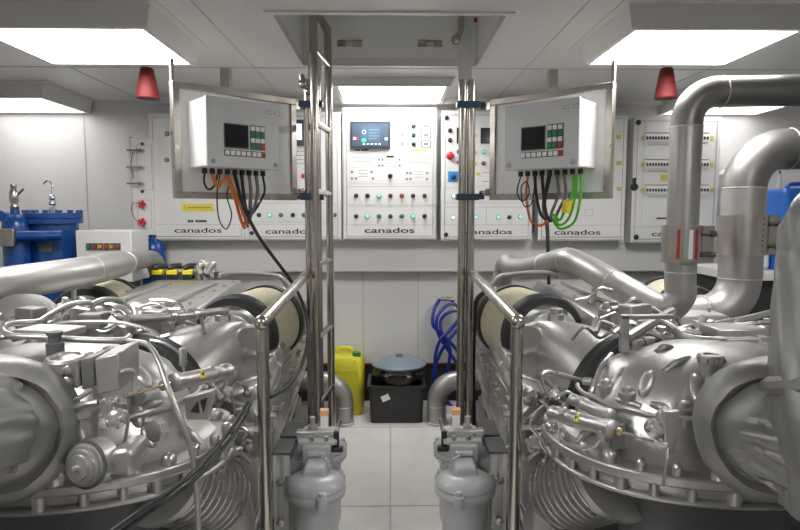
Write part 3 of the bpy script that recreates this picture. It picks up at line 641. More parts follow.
# tub in bag
tc_ = P(396.5, 366, cy + .17); TX = P(399, 366, cy + .17).x; TY = cy + .17; lz = P(400, 369, cy).z
r = thing('tub', 'round tub in crumpled black bag with grey blue lid inside the crate', 'tub', (TX, TY, .016))
m = MB(); m.lathe([(.13, .016), (.15, .2), (.155, ct)] + [(.175, ct + .0), (.195, ct + .03), (.205, ct + .07), (.195, lz - .04), (.205, lz - .016), (.19, lz - .004)], (TX, TY, 0), (0, 0, 1), 40, nz=.008, nf=16); m.build('bag_wrapped_body', 'bag_black', r)
m = MB(); m.lathe([(.19, lz - .012), (.210, lz - .008), (.212, lz + .004), (.20, lz + .012), (.18, lz + .02), (.12, lz + .045), (.05, lz + .055), (.005, lz + .056)], (TX, TY, 0), (0, 0, 1), 48); l = m.build('lid', 'lid_grey', r)
m = MB(); m.b2((TX - .028, TY - .02, lz + .052), (TX + .028, TY + .02, lz + .082)); m.build('lid_knob', 'lid_grey', l, bevel=.008)
# yellow canister
a = P(334, 415, 4.62); b = P(363, 355, 4.62); r = thing('jerrycan', 'yellow plastic jerrycan with green cap behind the ladder', 'jerrycan', ((a.x + b.x) / 2, 4.78, 0))
m = MB(); x0, x1 = b.x - .27, b.x; z1 = P(350, 358, 4.62).z
m.loft([rc(x0 + .01, x1 - .01, 4.63, 4.95, 0, .04), rc(x0, x1, 4.62, 4.96, .03, .045), rc(x0, x1, 4.62, 4.96, z1 - .05, .045), rc(x0 + .012, x1 - .012, 4.64, 4.94, z1 - .01, .045), rc(x0 + .04, x1 - .04, 4.68, 4.90, z1, .04)])
m.build('body', 'yellow_can', r)
m = MB(); m.tube([(x0 + .05, 4.79, z1 - .02), (x0 + .06, 4.79, z1 + .035), (x0 + .16, 4.79, z1 + .035), (x0 + .175, 4.79, z1 - .02)], .018, 12); m.build('handle', 'yellow_can', r)
m = MB(); m.cyl((x1 - .055, 4.70, z1 - .02), (x1 - .055, 4.70, z1 + .03), .034, 20); m.build('cap', 'green_cap', r)
m = MB(); m.frame(x0 + .04, x1 - .04, .07, z1 - .1, 4.617, .012, .008); m.build('moulded_rib', 'yellow_can', r)
# blue hose coil
hx = P(448, 300, 4.93).x
def hp(px, py, dy=0): return P(px, py, 4.90 - dy)
r = thing('hose_coil', 'coiled blue hose hanging from a wall tap beside right pole', 'hose', (hx, 4.9, hp(440, 408).z))
m = MB(); pts = [(440, 299), (434, 310), (433, 325), (442, 335), (450, 350), (447, 375), (446, 398), (456, 408), (464, 395), (460, 370), (448, 350), (438, 333), (437, 318), (446, 306), (456, 305), (459, 318), (450, 330), (440, 340), (435, 360), (438, 385), (447, 405), (462, 402), (468, 380), (458, 352), (443, 334), (441, 320), (450, 312), (460, 312), (463, 322), (452, 336), (441, 352), (434, 372), (433, 395)]
random.seed(3)
m.tube([hp(x, y, .01 + .055 * ((i * 7) % 5) / 5) for i, (x, y) in enumerate(pts)], .0145, 10, True, 6); m.build('hose', 'blue_hose', r)
m = MB(); m.cyl(hp(441, 299), hp(453, 299.5), .017, 12); m.cyl(hp(449, 299.5), (hp(449, 299.5).x, 5.0, hp(449, 299.5).z), .014); m.cyl(hp(453, 299.5), hp(453, 303), .014); m.build('tap', 'stainless', r)
m = MB(); m.cyl(hp(455.5, 303, .03), hp(455.5, 312, .03), .02, 12); m.build('fitting', 'yellow', r)
# ------------------------------------------------------------------ left background: tanks, control box
def tank(px, py_top, Y, rad, label, flange=True, extra=None):
    p = P(px, py_top, Y); z = p.z
    r = thing('blue_tank', label, 'tank', (p.x, Y, -.25), group='blue tanks at the left')
    if flange: prof = [(rad * .8, -.25), (rad, -.15), (rad, z - .05), (rad * 1.02, z - .05), (rad * 1.2, z - .045), (rad * 1.2, z - .012), (rad * 1.17, z - .010), (rad * 1.2, z - .006), (rad * 1.2, z + .028), (rad * 1.15, z + .03), (.01, z + .032)]
    else: prof = [(rad * .8, -.25), (rad, -.15), (rad, z - .08), (rad * .93, z - .04), (rad * .7, z - .01), (rad * .35, z + .01), (rad * .32, z + .05), (.01, z + .052)]
    m = MB(); m.lathe(prof, (p.x, Y, 0), (0, 0, 1), 40); m.build('vessel', 'blue_paint', r)
    if flange:
        for k in range(14):
            a = k * 2 * math.pi / 14; m = MB(); m.cyl((p.x + rad * 1.1 * math.cos(a), Y + rad * 1.1 * math.sin(a), z + .025), (p.x + rad * 1.1 * math.cos(a), Y + rad * 1.1 * math.sin(a), z + .05), .014, 6); m.build('flange_bolt', 'blue_paint', r)
    return r, p
t1, p = tank(53, 217, 4.45, .165, 'wide blue filter tank with bolted lid and chrome gooseneck tap')
m = MB(); q = p; m.cyl((q.x, q.y, q.z + .03), (q.x, q.y, q.z + .06), .03); m.cyl((q.x, q.y, q.z + .06), (q.x, q.y, q.z + .11), .016); m.sphere((q.x, q.y, q.z + .1), .026); m.sphere((q.x, q.y, q.z + .14), .024)
m.tube([(q.x, q.y, q.z + .1), (q.x, q.y, q.z + .2), (q.x + .005, q.y, q.z + .23), (q.x - .02, q.y, q.z + .265), (q.x - .05, q.y, q.z + .25), (q.x - .055, q.y, q.z + .235)], .006, 8); m.build('gooseneck_tap', 'chrome', t1)
m = MB(); q = P(45, 248, 4.28); m.b2((q.x - .04, 4.275, q.z - .03), (q.x + .05, 4.30, q.z + .03)); m.build('name_plate', 'dark_grey', t1)
t2, p = tank(15, 216, 4.25, .085, 'slim blue tank with steel valve on top at the left edge', False)
m = MB(); q = p; m.lathe([(.02, .04), (.03, .06), (.022, .08), (.03, .11), (.03, .16), (.018, .19), (.022, .2), (.02, .22), (.004, .225)], q, (0, 0, 1), 16); m.cyl(q + V(.03, 0, .15), q + V(.07, 0, .19), .008); m.build('relief_valve', 'stainless', t2)
m = MB(); m.tube([q + V(-.25, 0, .02), q + V(-.15, 0, .02), q + V(-.08, 0, .0), q + V(-.03, 0, -.06)], .04, 16); m.build('inlet_pipe', 'blue_paint', t2)
q = P(10, 236, 4.15); m = MB(); m.cyl(q + V(-.14, 0, 0), q + V(.03, 0, 0), .05, 20); m.b2(q + V(-.08, -.06, -.07), q + V(.06, -.03, .05)); m.build('pipe_coupling', 'stainless_brushed', t2, bevel=.004)
m = MB(); m.cyl(q + V(.03, 0, 0), q + V(.3, .1, 0), .035, 16); m.build('link_pipe', 'blue_paint', t2)
t3, p = tank(153, 240, 4.72, .09, 'dark blue tank below the valve panel', False)
# panel box with lamps
a = P(77, 268, 4.25); b = P(131, 230.5, 4.25)
r = thing('pump_control_box', 'light grey control box with six coloured lamps beside blue tanks', 'control box', ((a.x + b.x) / 2, 4.4, -.25))
m = MB(); m.b2((a.x, 4.25, a.z - .1), (b.x, 4.55, b.z)); m.build('enclosure', 'cabinet_white', r, bevel=.006)
m = MB(); m.b2((a.x + .05, 4.3, -.25), (a.x + .1, 4.5, a.z - .1)); m.b2((b.x - .1, 4.3, -.25), (b.x - .05, 4.5, a.z - .1)); m.build('stand', 'dark_grey', r)
for px, c in zip((89.3, 95, 100.8, 106.8, 112.7, 118.3), 'gryryr'):
    p = P(px, 246.5, 4.25); m = MB(); m.b2((p.x - .017, 4.24, p.z - .024), (p.x + .017, 4.25, p.z + .024)); k = m.build('switch_plate', 'dark_grey', r)
    m = MB(); m.cyl((p.x, 4.24, p.z), (p.x, 4.225, p.z), .013, 14); m.build('lens', LAMPM[c], k)
# ------------------------------------------------------------------ right background
a = P(735, 272, 3.95); b = P(830, 272, 3.95)
r = thing('work_bench', 'white bench top with dark space below behind the exhaust pipes', 'bench', ((a.x + b.x) / 2, 4.3, -.25))
m = MB(); m.b2((a.x, 3.95, a.z - .06), (3.5, 4.6, a.z)); m.build('bench_top', 'cabinet_white', r, bevel=.004)
m = MB(); m.b2((a.x + .03, 4.0, -.25), (3.45, 4.58, a.z - .06)); m.build('under_bench_shade', 'dark_void', r)  # solid block, its dark colour stands for the shade under the bench
c = P(758, 168, 4.62); d0 = P(785, 168, 4.62)
m = MB(); x0 = P(737, 200, 4.62).x; x1 = P(783, 200, 4.62).x; zt = P(760, 167, 4.62).z
m.prism([V(x0, 4.64, -.25), V(x1, 4.64, -.25), V(x1, 4.64, zt - .04), V(x1 - .04, 4.64, zt), V(x0 + .04, 4.64, zt), V(x0, 4.64, zt - .04)], (0, .3, 0)); r = m.build('white_appliance', 'wall_white', bevel=.01); tag(r, 'tall white appliance with rounded corners behind the right exhaust pipe', 'appliance')
m = MB(); m.frame(x0 + .03, x1 - .02, .9, zt - .03, 4.632, .02, .01); m.build('door_edge', 'white', r)
p = P(766, 272, 4.05); m = MB(); q0 = a.z; m.b2((p.x - .12, 4.1, q0), (p.x + .06, 4.3, q0 + .27)); r = m.build('white_canister', 'white_canister', bevel=.02); tag(r, 'translucent white canister on bench beside the blue jerrycan', 'canister')
m = MB(); xa = P(764, 200, 4.0).x; zb = P(780, 188, 4.0).z
xa = max(xa, p.x + .075)
m.loft([rc(xa, xa + .40, 4.0, 4.28, q0, .04), rc(xa, xa + .40, 4.0, 4.28, zb - .03, .04), rc(xa + .02, xa + .38, 4.02, 4.26, zb, .04)]); r = thing('jerrycan', 'large blue plastic jerrycan on bench at the right edge', 'jerrycan', (xa + .2, 4.14, q0)); m.build('body', 'blue_plastic', r)
m = MB(); m.tube([(xa + .1, 4.14, zb - .01), (xa + .12, 4.14, zb + .03), (xa + .28, 4.14, zb + .03), (xa + .3, 4.14, zb - .01)], .015, 10); m.build('handle', 'blue_plastic', r)
# ------------------------------------------------------------------ exhaust pipes
def ring_at(par, c, ax, R, wdt=.004):
    m = MB(); m.lathe([(R - .002, -wdt), (R + .003, -wdt * .5), (R + .003, wdt * .5), (R - .002, wdt)], c, ax, 28); m.build('weld_seam', 'weld', par)
def pipe_clamp(root, c, R, h, plate=None):
    m = MB(); m.lathe([(R + .001, -h / 2), (R + .012, -h / 2), (R + .012, h / 2), (R + .001, h / 2)], c, (0, 0, 1), 36); k = m.build('pipe_clamp', 'stainless_brushed', root)
    x = c.x + R * .80; y = c.y - R * .62
    m = MB(); m.b2((x, y - .01, c.z - h / 2), (x + .06, y + .02, c.z + h / 2)); m.build('clamp_lug', 'stainless_brushed', k, bevel=.003)
    for zz in (-h * .28, h * .28): m = MB(); m.cyl((x - .005, y - .020, c.z + zz), (x + .06, y - .020, c.z + zz), .009, 12); m.cyl((x + .035, y - .022, c.z + zz), (x + .055, y - .022, c.z + zz), .015, 6); m.build('clamp_bolt', 'dark_grey', k)
    for i in range(7): 
        zz = c.z - h * .4 + h * .8 * i / 6; an = -1.25; q = V(c.x + (R + .012) * math.cos(an), c.y + (R + .012) * math.sin(an), zz); m = MB(); m.sphere(q, .004, seg=6); m.build('clamp_hole', 'ink', k)
    return k
# P1
Y1 = 2.72; R1 = .068
c = P(683.5, 200, Y1); x1 = c.x; zb = P(683, 272, Y1).z; ztp = P(740, 92, 2.72).z; rb = .135
r = thing('exhaust_pipe', 'tall grey exhaust pipe with red lettered clamp, bending right under ceiling', 'exhaust pipe', (x1, Y1, P(675, 320, Y1).z), group='exhaust pipes of the right engine')
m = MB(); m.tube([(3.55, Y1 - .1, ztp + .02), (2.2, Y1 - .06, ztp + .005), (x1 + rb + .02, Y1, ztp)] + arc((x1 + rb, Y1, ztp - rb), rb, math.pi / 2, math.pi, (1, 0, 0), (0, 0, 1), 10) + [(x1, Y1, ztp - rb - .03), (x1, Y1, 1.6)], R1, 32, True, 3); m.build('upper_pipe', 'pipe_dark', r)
m = MB(); m.cyl((x1, Y1, ztp - rb - .02), (x1, Y1, zb), R1 + .0005, 32); m.build('riser', 'pipe_grey', r)
e1 = P(652, 305, 2.78); e2 = P(615, 284, 2.92); e3 = P(585, 267, 3.2); e4 = P(566, 259.5, 3.36); e5 = P(545, 265, 3.62); e6 = P(524, 269, 3.85)
e0 = V(x1, Y1, zb)
m = MB(); m.tube([e0, e0 + V(0, 0, -.05), P(680, 296, Y1), P(669, 307, 2.74), e1, e2, e3, e4, e5, e6, P(513, 268, 4.0), P(507, 263, 4.12), P(504, 270, 4.2), P(500, 290, 4.22)], R1, 32, True, 5); m.build('lower_pipe', 'pipe_grey', r)
ring_at(r, V(x1, Y1, ztp - rb - .02), (0, 0, 1), R1); ring_at(r, V(x1 + rb + .02, Y1, ztp), (1, 0, 0), R1); ring_at(r, V(x1, Y1, zb + .0), (0, 0, 1), R1); ring_at(r, e2, (e2 - e3), R1); ring_at(r, e4, (e4 - e3), R1); ring_at(r, e5, (e5 - e4), R1)
cc = P(683.5, 243.5, Y1); k = pipe_clamp(r, V(x1, Y1, cc.z), R1 + .008, P(683, 225, Y1).z - P(683, 262, Y1).z)
hh = .13
for a0, a1, mt, n in ((-2.25, -2.1, 'red_ink', 'label_band'), (-1.95, -1.75, 'dial_green', 'label_band'), (-1.35, -1.2, 'red_ink', 'label_band'), (-1.7, -1.5, 'white', 'label_band')):
    m = MB(); RR = R1 + .0225; poly = []
    m.loft([[V(x1 + q * math.cos(a), Y1 + q * math.sin(a), cc.z + zz) for q, zz in ((RR - .004, -hh / 2), (RR, -hh / 2), (RR, hh / 2), (RR - .004, hh / 2))] for a in (a0, (a0 + a1) / 2, a1)]); m.build(n, mt, k)
m = MB(); s_ = P(598, 290, 3.05); m.cyl(P(594, 283, 3.1), P(594, 303, 3.1), .014); m.cyl(P(583, 268, 3.18), P(584, 278, 3.18), .02, 8); m.build('pipe_support', 'silver', r)
# P2
Y2 = 3.0; R2 = .101
c = P(743.5, 200, Y2); x2 = c.x; zb = P(743, 278, Y2).z; ztp = P(800, 149, Y2).z; rb = .27
r = thing('exhaust_pipe', 'short wide grey exhaust pipe with bolted clamp at the right', 'exhaust pipe', (x2, Y2, P(720, 320, Y2).z), group='exhaust pipes of the right engine')
zs = P(743, 188, Y2).z; rb = ztp - zs
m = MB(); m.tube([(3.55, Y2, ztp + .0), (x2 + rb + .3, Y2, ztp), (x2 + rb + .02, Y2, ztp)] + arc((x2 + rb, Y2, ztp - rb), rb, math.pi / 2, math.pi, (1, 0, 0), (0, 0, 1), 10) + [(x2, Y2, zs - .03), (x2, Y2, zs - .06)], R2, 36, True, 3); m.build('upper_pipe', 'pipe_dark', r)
m = MB(); m.cyl((x2, Y2, zs), (x2, Y2, zb - .01), R2 + .0005, 36); m.build('riser', 'pipe_grey', r)
m = MB(); rl = .19; m.tube([(x2, Y2, zb + .02), (x2, Y2, zb)] + arc((x2 - rl, Y2, zb), rl, 0, -math.pi / 2, (1, 0, 0), (0, 0, 1), 10) + [(x2 - rl - .1, Y2 + .02, zb - rl), (x2 - rl - .35, Y2 + .12, zb - rl)], R2, 36, True, 3); m.build('lower_pipe', 'pipe_grey', r)
ring_at(r, V(x2, Y2, zs), (0, 0, 1), R2); ring_at(r, V(x2 + rb + .02, Y2, ztp), (1, 0, 0), R2); ring_at(r, V(x2, Y2, zb + .0), (0, 0, 1), R2); ring_at(r, V(x2 - rl, Y2, zb - rl), (1, 0, 0), R2)
cc = P(743.5, 234.5, Y2); pipe_clamp(r, V(x2, Y2, cc.z), R2 + .006, P(743, 215, Y2).z - P(743, 254, Y2).z)
# left exhaust
r = thing('exhaust_pipe', 'long grey exhaust pipe lying across the left engine', 'exhaust pipe', tuple(P(80, 290, 3.0)))
pts = [P(-60, 296, 2.45), P(0, 285, 2.60), P(45, 278, 2.8), P(90, 270.5, 3.1), P(125, 262.5, 3.6), P(138, 260, 3.95), P(148, 259, 4.2), P(154, 261, 4.35), P(158, 272, 4.4)]
m = MB(); m.tube(pts, lambda t: .076 if t < .5 else .062, 32, True, 5); m.build('pipe', 'pipe_grey', r)
ring_at(r, pts[3], pts[4] - pts[2], .075); ring_at(r, pts[4], pts[5] - pts[3], .066); ring_at(r, P(82, 272, 3.04), pts[3] - pts[2], .075)
m = MB(); m.cyl(P(74, 284, 3.0), P(74, 304, 3.0), .012); m.b2(P(84, 271, 2.97), P(88, 266, 3.03)); m.build('pipe_support', 'silver', r)
# ------------------------------------------------------------------ the two engines
def PM(px, py, Y):                      # a point measured on the left engine, mirrored into the right engine's frame
    p = P(px, py, Y); p.x *= -1; return p
DC = V(.985, 1.84, 0); DRX, DRY = .465, .375
ZFL = .915; DH = .285
def dplan(phi, k=1.0):
    c, s2 = math.cos(phi), math.sin(phi); n = 2.35 if s2 < 0 else 2.0
    if s2 > 0: return c * DRX * k, s2 * DRY * k * .45
    return abs(c) ** (2 / n) * (1 if c >= 0 else -1) * DRX * k, abs(s2) ** (2 / n) * (1 if s2 >= 0 else -1) * DRY * k
PROF = [(1.0, 0), (.94, .03), (.895, .08), (.85, .15), (.81, .25), (.775, .36), (.745, .46), (.71, .56), (.665, .66), (.61, .76), (.53, .85), (.43, .92), (.3, .97), (.15, .99), (.01, 1.0)]
def dome_pt(phi, t):
    for (a, h), (b, g) in zip(PROF, PROF[1:]):
        if t <= g: k = a + (b - a) * (t - h) / (g - h); break
    x, y = dplan(phi, k); return V(DC.x + x, DC.y + y, ZFL + DH * t)
def dome_n(phi, t):
    p = dome_pt(phi, t); a = dome_pt(phi + .03, t) - p; b = dome_pt(phi, min(t + .03, .99)) - p; n = a.cross(b).normalized()
    if n.dot(p - V(DC.x, DC.y, ZFL)) < 0: n = -n
    return n
def dome_at(px, py):                    # where the line of sight meets the housing, for placing bosses on it
    best = None
    for i in range(90):
        phi = math.pi + (i / 89 - .15) * math.pi * 1.2
        for j in range(24):
            t = .02 + .95 * j / 23; p = dome_pt(phi, t); d = p - CAMP; r = ray(px, py); q = CAMP + r * (d.dot(r) / r.dot(r)); e = (p - q).length + .02 * d.length
            if best is None or e < best[0]: best = (e, phi, t)
    return best[1], best[2]
def engine(s):
    MB.MX = s; L = s < 0; sd = 'left' if L else 'right'
    r = thing('marine_engine', 'big silver painted marine engine on the %s with ribbed housing, hoses and air filters' % sd, 'engine', (1.15, 3.0, -.25), group='pair of silver marine engines')
    rnd = random.Random(11)
    E = lambda x, y, z: V(x + .045 * y, y, z + .027 * y)
    def Tb(name, pts, rad, mt='silver', seg=10, par=None, smooth=True, k=5):
        m = MB(); m.tube(pts, rad, seg, smooth, k); return m.build(name, mt, par or r)
    def Cy(name, a, b, rad, mt='silver', seg=16, par=None, r2=None): m = MB(); m.cyl(a, b, rad, seg, r2); return m.build(name, mt, par or r, bevel=.002)
    def hose_fit(p, d, rad, par=None):
        d = Vector(d).normalized(); m = MB(); m.cyl(p - d * rad, p + d * rad, rad, 6); return m.build('hose_fitting', 'silver_bright', par or r)
    # --- block, heads and aisle side
    Ya, Yb = 2.22, 4.25
    prof = [(.55, -.14), (.50, .1), (.47, .36), (.50, .42), (.56, .70), (.80, .80), (1.18, .80), (1.40, .70), (1.48, .42), (1.46, .36), (1.44, .1), (1.40, -.14)]
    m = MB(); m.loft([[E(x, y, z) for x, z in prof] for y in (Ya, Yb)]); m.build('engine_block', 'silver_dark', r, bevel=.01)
    for bank in (0, 1):
        fx2 = (lambda x: x) if bank == 0 else (lambda x: 2 * 1.0 - x)
        for i in range(6):
            y0 = Ya + .04 + i * .335; y1 = y0 + .32
            m = MB()
            cs = [(.43, .36), (.405, .40), (.405, .76), (.44, .80), (.56, .83), (.62, .80), (.62, .45), (.5, .36)]
            m.loft([[E(fx2(x), y, z) for x, z in cs] for y in (y0, y1)]); hd = m.build('cylinder_head', 'silver', r, bevel=.008)
            if bank == 0:
                for zz in (.44, .58, .72):
                    m = MB(); c = E(.405, (y0 + y1) / 2, zz); m.b2(c - V(.008, .15, .012), c + V(.01, .15, .012)); m.build('head_rib', 'silver', hd, bevel=.003)
                for yy in (y0 + .03, y1 - .03):
                    c = E(.40, yy, .65); m = MB(); m.cyl(c - V(.022, 0, 0), c + V(.01, 0, 0), .016, 6); m.build('head_bolt', 'silver_bright', hd)
                for q in (0, 1):
                    m = MB(); c = E(.46, y0 + .08 + q * .16, .815); m.box(c + V(0, 0, .01), (.11, .135, .05), Matrix.Rotation(R_(20), 3, 'Y')); m.build('injector_cover', 'silver', hd, bevel=.008)
    # long lower rails along the aisle side
    for zz, xx, rad in ((.33, .45, .016), (.26, .47, .010), (.18, .475, .014)):
        Tb('side_pipe', [E(xx, Ya - .05, zz), E(xx, 3.2, zz), E(xx, Yb - .05, zz)], rad, 'silver', 10, smooth=False)
    for i in range(5):
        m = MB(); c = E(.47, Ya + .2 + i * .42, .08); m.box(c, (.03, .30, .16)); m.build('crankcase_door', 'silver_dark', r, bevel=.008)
    for y in (2.5, 3.9):
        for x in (.62, 1.32):
            m = MB(); c = E(x, y, 0); m.b2((c.x - .08, y - .12, -.25), (c.x + .08, y + .12, -.22)); m.b2((c.x - .05, y - .08, -.22), (c.x + .05, y + .08, -.02)); m.build('engine_mount', 'silver_dark', r, bevel=.006)
    # --- central intercooler cover plate
    z = 1.135
    m = MB(); q = [V(.97, 2.78, z - .02), V(1.60, 2.78, z - .02), V(1.60, 4.12, z), V(1.03, 4.12, z)]
    o = [V(.90, 2.72, z - .16), V(1.68, 2.72, z - .16), V(1.68, 4.2, z - .16), V(.95, 4.2, z - .16)]
    m.loft([[p - V(0, 0, .12) for p in o], o, q]); cv = m.build('intercooler_cover', 'silver', r, bevel=.012)
    for i in range(6):
        for x in (1.03, 1.55): m = MB(); y = 2.86 + i * .235; m.cyl((x + .03 * (i / 6), y, z - .02), (x + .03 * (i / 6), y, z + .002), .008, 6); m.build('cover_bolt', 'silver', cv)
    m = MB(); m.b2((1.12, 3.0, z - .01), (1.16, 3.9, z + .012)); m.b2((1.42, 3.0, z - .01), (1.46, 3.9, z + .012)); m.build('cover_rib', 'silver', cv, bevel=.004)
    if L:
        for px in (158, 172.5, 188):
            p = PM(px, 273, 4.16); m = MB(); m.b2(p + V(-.036, -.02, -.01), p + V(.036, .02, .022)); k = m.build('connector_clip', 'yellow', r, bevel=.004)
            m = MB(); m.b2(p + V(-.034, -.018, -.045), p + V(.034, .05, -.01)); m.build('connector_body', 'black_plastic', k, bevel=.005)
            m = MB(); m.tube([p + V(.03, .0, .03), p + V(.0, .02, .045), p + V(-.045, .05, .045)], .02, 12); m.build('connector_boot', 'black_plastic', k)
        for i in range(9):
            p = PM(198 + rnd.random() * 26, 265 + rnd.random() * 10, 4.15 + rnd.random() * .1); m = MB(); m.cyl(p + V(0, 0, -.04), p + V(rnd.uniform(-.04, .04), 0, .02), rnd.uniform(.014, .026), 8); m.sphere(p + V(0, 0, .02), .024, seg=8); m.build('valve_fitting', 'silver', r)
    # --- air filters and their castings
    for inner in (1, 0):
        if inner: C = P(544, 336, 2.92); ax = (P(514, 322, 3.32) - C).normalized()
        else: C = V(1.66, 3.28, .99); ax = V(.17, .98, 0).normalized()
        Rf = .205
        m = MB(); m.lathe([(Rf * .93, .03), (Rf * .97, .05), (Rf * .97, .40), (Rf * .9, .42)], C, ax, 48); f = m.build('air_filter', 'cream', r)
        m = MB(); m.lathe([(Rf * .70, -.02), (Rf * .74, -.035), (Rf * .96, -.03), (Rf * 1.02, -.01), (Rf * 1.02, .05), (Rf * .97, .06), (Rf * .7, .05)], C, ax, 48); m.build('filter_end_cap', 'black_rubber', f)
        m = MB(); m.lathe([(Rf * .97, .40), (Rf * 1.02, .40), (Rf * 1.02, .45), (Rf * .8, .47), (.01, .47)], C, ax, 40); m.build('filter_end_cap', 'black_rubber', f)
        m = MB(); m.lathe([(Rf * .55, -.16), (Rf * .62, -.12), (Rf * .66, -.06), (Rf * .74, -.02), (Rf * .72, .04)], C, ax, 40); m.build('intake_collar', 'silver', r)
        m = MB(); m.lathe([(Rf * .76, -.045), (Rf * .79, -.045), (Rf * .79, -.03), (Rf * .76, -.03)], C, ax, 40); m.build('hose_clamp', 'chrome', f)
    # turbo intake casting: loft of ellipses between the filter and the big ring
    def ell(c, u, v, n=28, p=2.4):
        o = []
        for i in range(n):
            a = 2 * math.pi * i / n; ca, sa = math.cos(a), math.sin(a)
            o.append(Vector(c) + Vector(u) * (abs(ca) ** (2 / p) * (1 if ca >= 0 else -1)) + Vector(v) * (abs(sa) ** (2 / p) * (1 if sa >= 0 else -1)))
        return o
    RC = P(629, 402, 2.22); RN = V(-.36, .92, .08).normalized(); ru, rv = ortho(RN)
    ca = P(541, 350, 2.60)
    up = V(0, 0, 1); rings = []
    sA = V(.62, -.78, 0)
    rings.append(ell(ca + V(-.045, -.03, 0), sA * .055, up * .095, p=3.2)); rings.append(ell(ca + V(-.035, -.02, 0), sA * .075, up * .118, p=3.2)); rings.append(ell(ca, sA * .085, up * .13, p=3))
    cb = RC + RN * .05
    for k in (.3, .55, .8, 1.0):
        c = ca.lerp(cb, k) + V(0, 0, .028 * math.sin(k * 3.14)); hu = sA.lerp(ru if ru.dot(sA) > 0 else -ru, k).normalized(); hv = up.lerp(rv if rv.z > 0 else -rv, k).normalized()
        rings.append(ell(c, hu * (.09 + .12 * k), hv * (.145 + .07 * k ** 1.3), p=3 - k))
    m = MB(); m.loft(rings); tc2 = m.build('turbo_intake_casting', 'silver', r, ang=50)
    m = MB(); c = ca + V(-.05, -.035, 0); m.loft([ell(c, sA * .078, up * .12, p=3.4), ell(c + V(-.012, -.008, 0), sA * .074, up * .115, p=3.4)]); m.build('casting_cover', 'silver', tc2, bevel=.003)
    m = MB(); c = ca + V(-.062, -.045, .0); m.cyl(c, c + V(-.03, -.02, 0), .016, 12); m.cyl(c + V(-.03, -.02, 0), c + V(-.04, -.027, 0), .008, 6); m.build('cover_bolt', 'silver_bright', tc2)
    for k, dy in ((0, .0), (1, .05)):
        m = MB(); a = P(541 + 22 * k, 322, 2.6); b2 = P(585 + 12 * k, 372, 2.42); m.tube([a, a.lerp(b2, .5) + V(-.03, -.04, .03), b2 + V(-.02, -.04, 0)], .011, 8); m.build('casting_rib', 'silver', tc2)
    m = MB(); a = P(545, 378, 2.5); m.cyl(a, a - V(0, 0, .09), .03, 16); m.b2(a + V(-.01, -.03, 0), a + V(.012, -.01, .11)); m.build('casting_bracket', 'silver_bright', r, bevel=.004)
    a = P(556, 316, 2.62); m = MB(); m.cyl(a - V(0, 0, .03), a + V(0, 0, .012), .036, 6); m.cyl(a + V(0, 0, .012), a + V(0, 0, .035), .027, 16); m.build('hex_plug', 'silver', r, bevel=.003)
    # duct from the filter collar into the casting
    C0 = P(544, 336, 2.92); Tb('intake_duct', [C0 + V(.02, -.05, 0), C0.lerp(ca, .5) + V(.04, 0, .0), ca + V(.10, .03, 0)], [.13, .125, .12], 'silver', 28)
    # big black rubber ring
    m = MB(); R0 = .270
    m.lathe([(R0 * .82, -.05), (R0 * .96, -.055), (R0 * 1.0, -.04), (R0 * .97, -.02), (R0 * 1.02, 0), (R0 * .97, .02), (R0 * 1.0, .04), (R0 * .94, .055), (R0 * .8, .05)], RC, RN, 48); m.build('rubber_coupling', 'black_rubber', r)
    m = MB(); m.lathe([(R0 * .5, -.30), (R0 * .66, -.28), (R0 * .70, -.10), (R0 * .78, -.08), (R0 * .80, .04), (R0 * .5, .05)], RC, RN, 40); m.build('coupling_hub', 'silver', r)
    # outer turbo round cover, seen left of the housing on the left engine
    if L:
     p = PM(16, 324, 2.35); m = MB(); m.lathe([(.15, -.12), (.15, -.05), (.138, -.045), (.138, -.02), (.125, -.015), (.125, .01), (.10, .02), (.05, .03), (.01, .03)], p, (-.1, -.75, .45), 40); m.build('turbo_cover', 'silver', r)
     p = PM(104, 316, 2.42); m = MB(); m.lathe([(.07, -.1), (.075, -.02), (.05, .0), (.045, -.02), (.01, -.02)], p, (-.2, -.8, .35), 28); m.build('compressor_inlet', 'silver', r)
     m = MB(); m.tube([p + V(.05, 0, .0), p + V(-.02, .1, .0), p + V(-.15, .12, -.03), p + V(-.2, .1, -.1)], .045, 20); m.build('turbo_scroll', 'silver', r)
    # --- rear housing
    N = 72
    m = MB(); rings = []
    for k, t in PROF:
        ring = []
        for i in range(N):
            phi = 2 * math.pi * i / N; x, y = dplan(phi, k)
            lump = .012 * noise.noise(V(x * 5, y * 5, t * 1.5)) * (1 - k * .5)
            wob = 0
            if .3 < t < .95: wob = .014 * max(0, math.cos(phi * 9)) * math.sin((t - .3) / .65 * math.pi)
            d = V(x, y, 0); d = d.normalized() if d.length > .01 else d
            ring.append(V(DC.x + x, DC.y + y, ZFL + DH * t + lump) + d * wob)
        rings.append(ring)
    m.loft(rings); hs = m.build('gearbox_housing', 'silver', r, ang=60)
    def slab(k0, k1, z0, z1, name, mt='silver', par=None, bev=.006):
        m = MB(); m.loft([[V(DC.x + a, DC.y + b, z0) for a, b in [dplan(2 * math.pi * i / N, k0) for i in range(N)]], [V(DC.x + a, DC.y + b, z1) for a, b in [dplan(2 * math.pi * i / N, k1) for i in range(N)]]]); return m.build(name, mt, par or r, bevel=bev)
    fl = slab(1.085, 1.085, ZFL - .022, ZFL + .008, 'housing_flange')
    lo = slab(1.01, 1.02, ZFL - .06, ZFL - .02, 'lower_housing')
    slab(1.06, 1.06, ZFL - .072, ZFL - .056, 'lower_flange')
    slab(.5, .62, ZFL - .45, ZFL - .07, 'gearbox_sump', 'dark_grey')
    slab(.5, .5, -.06, ZFL - .44, 'gearbox_base', 'dark_grey')
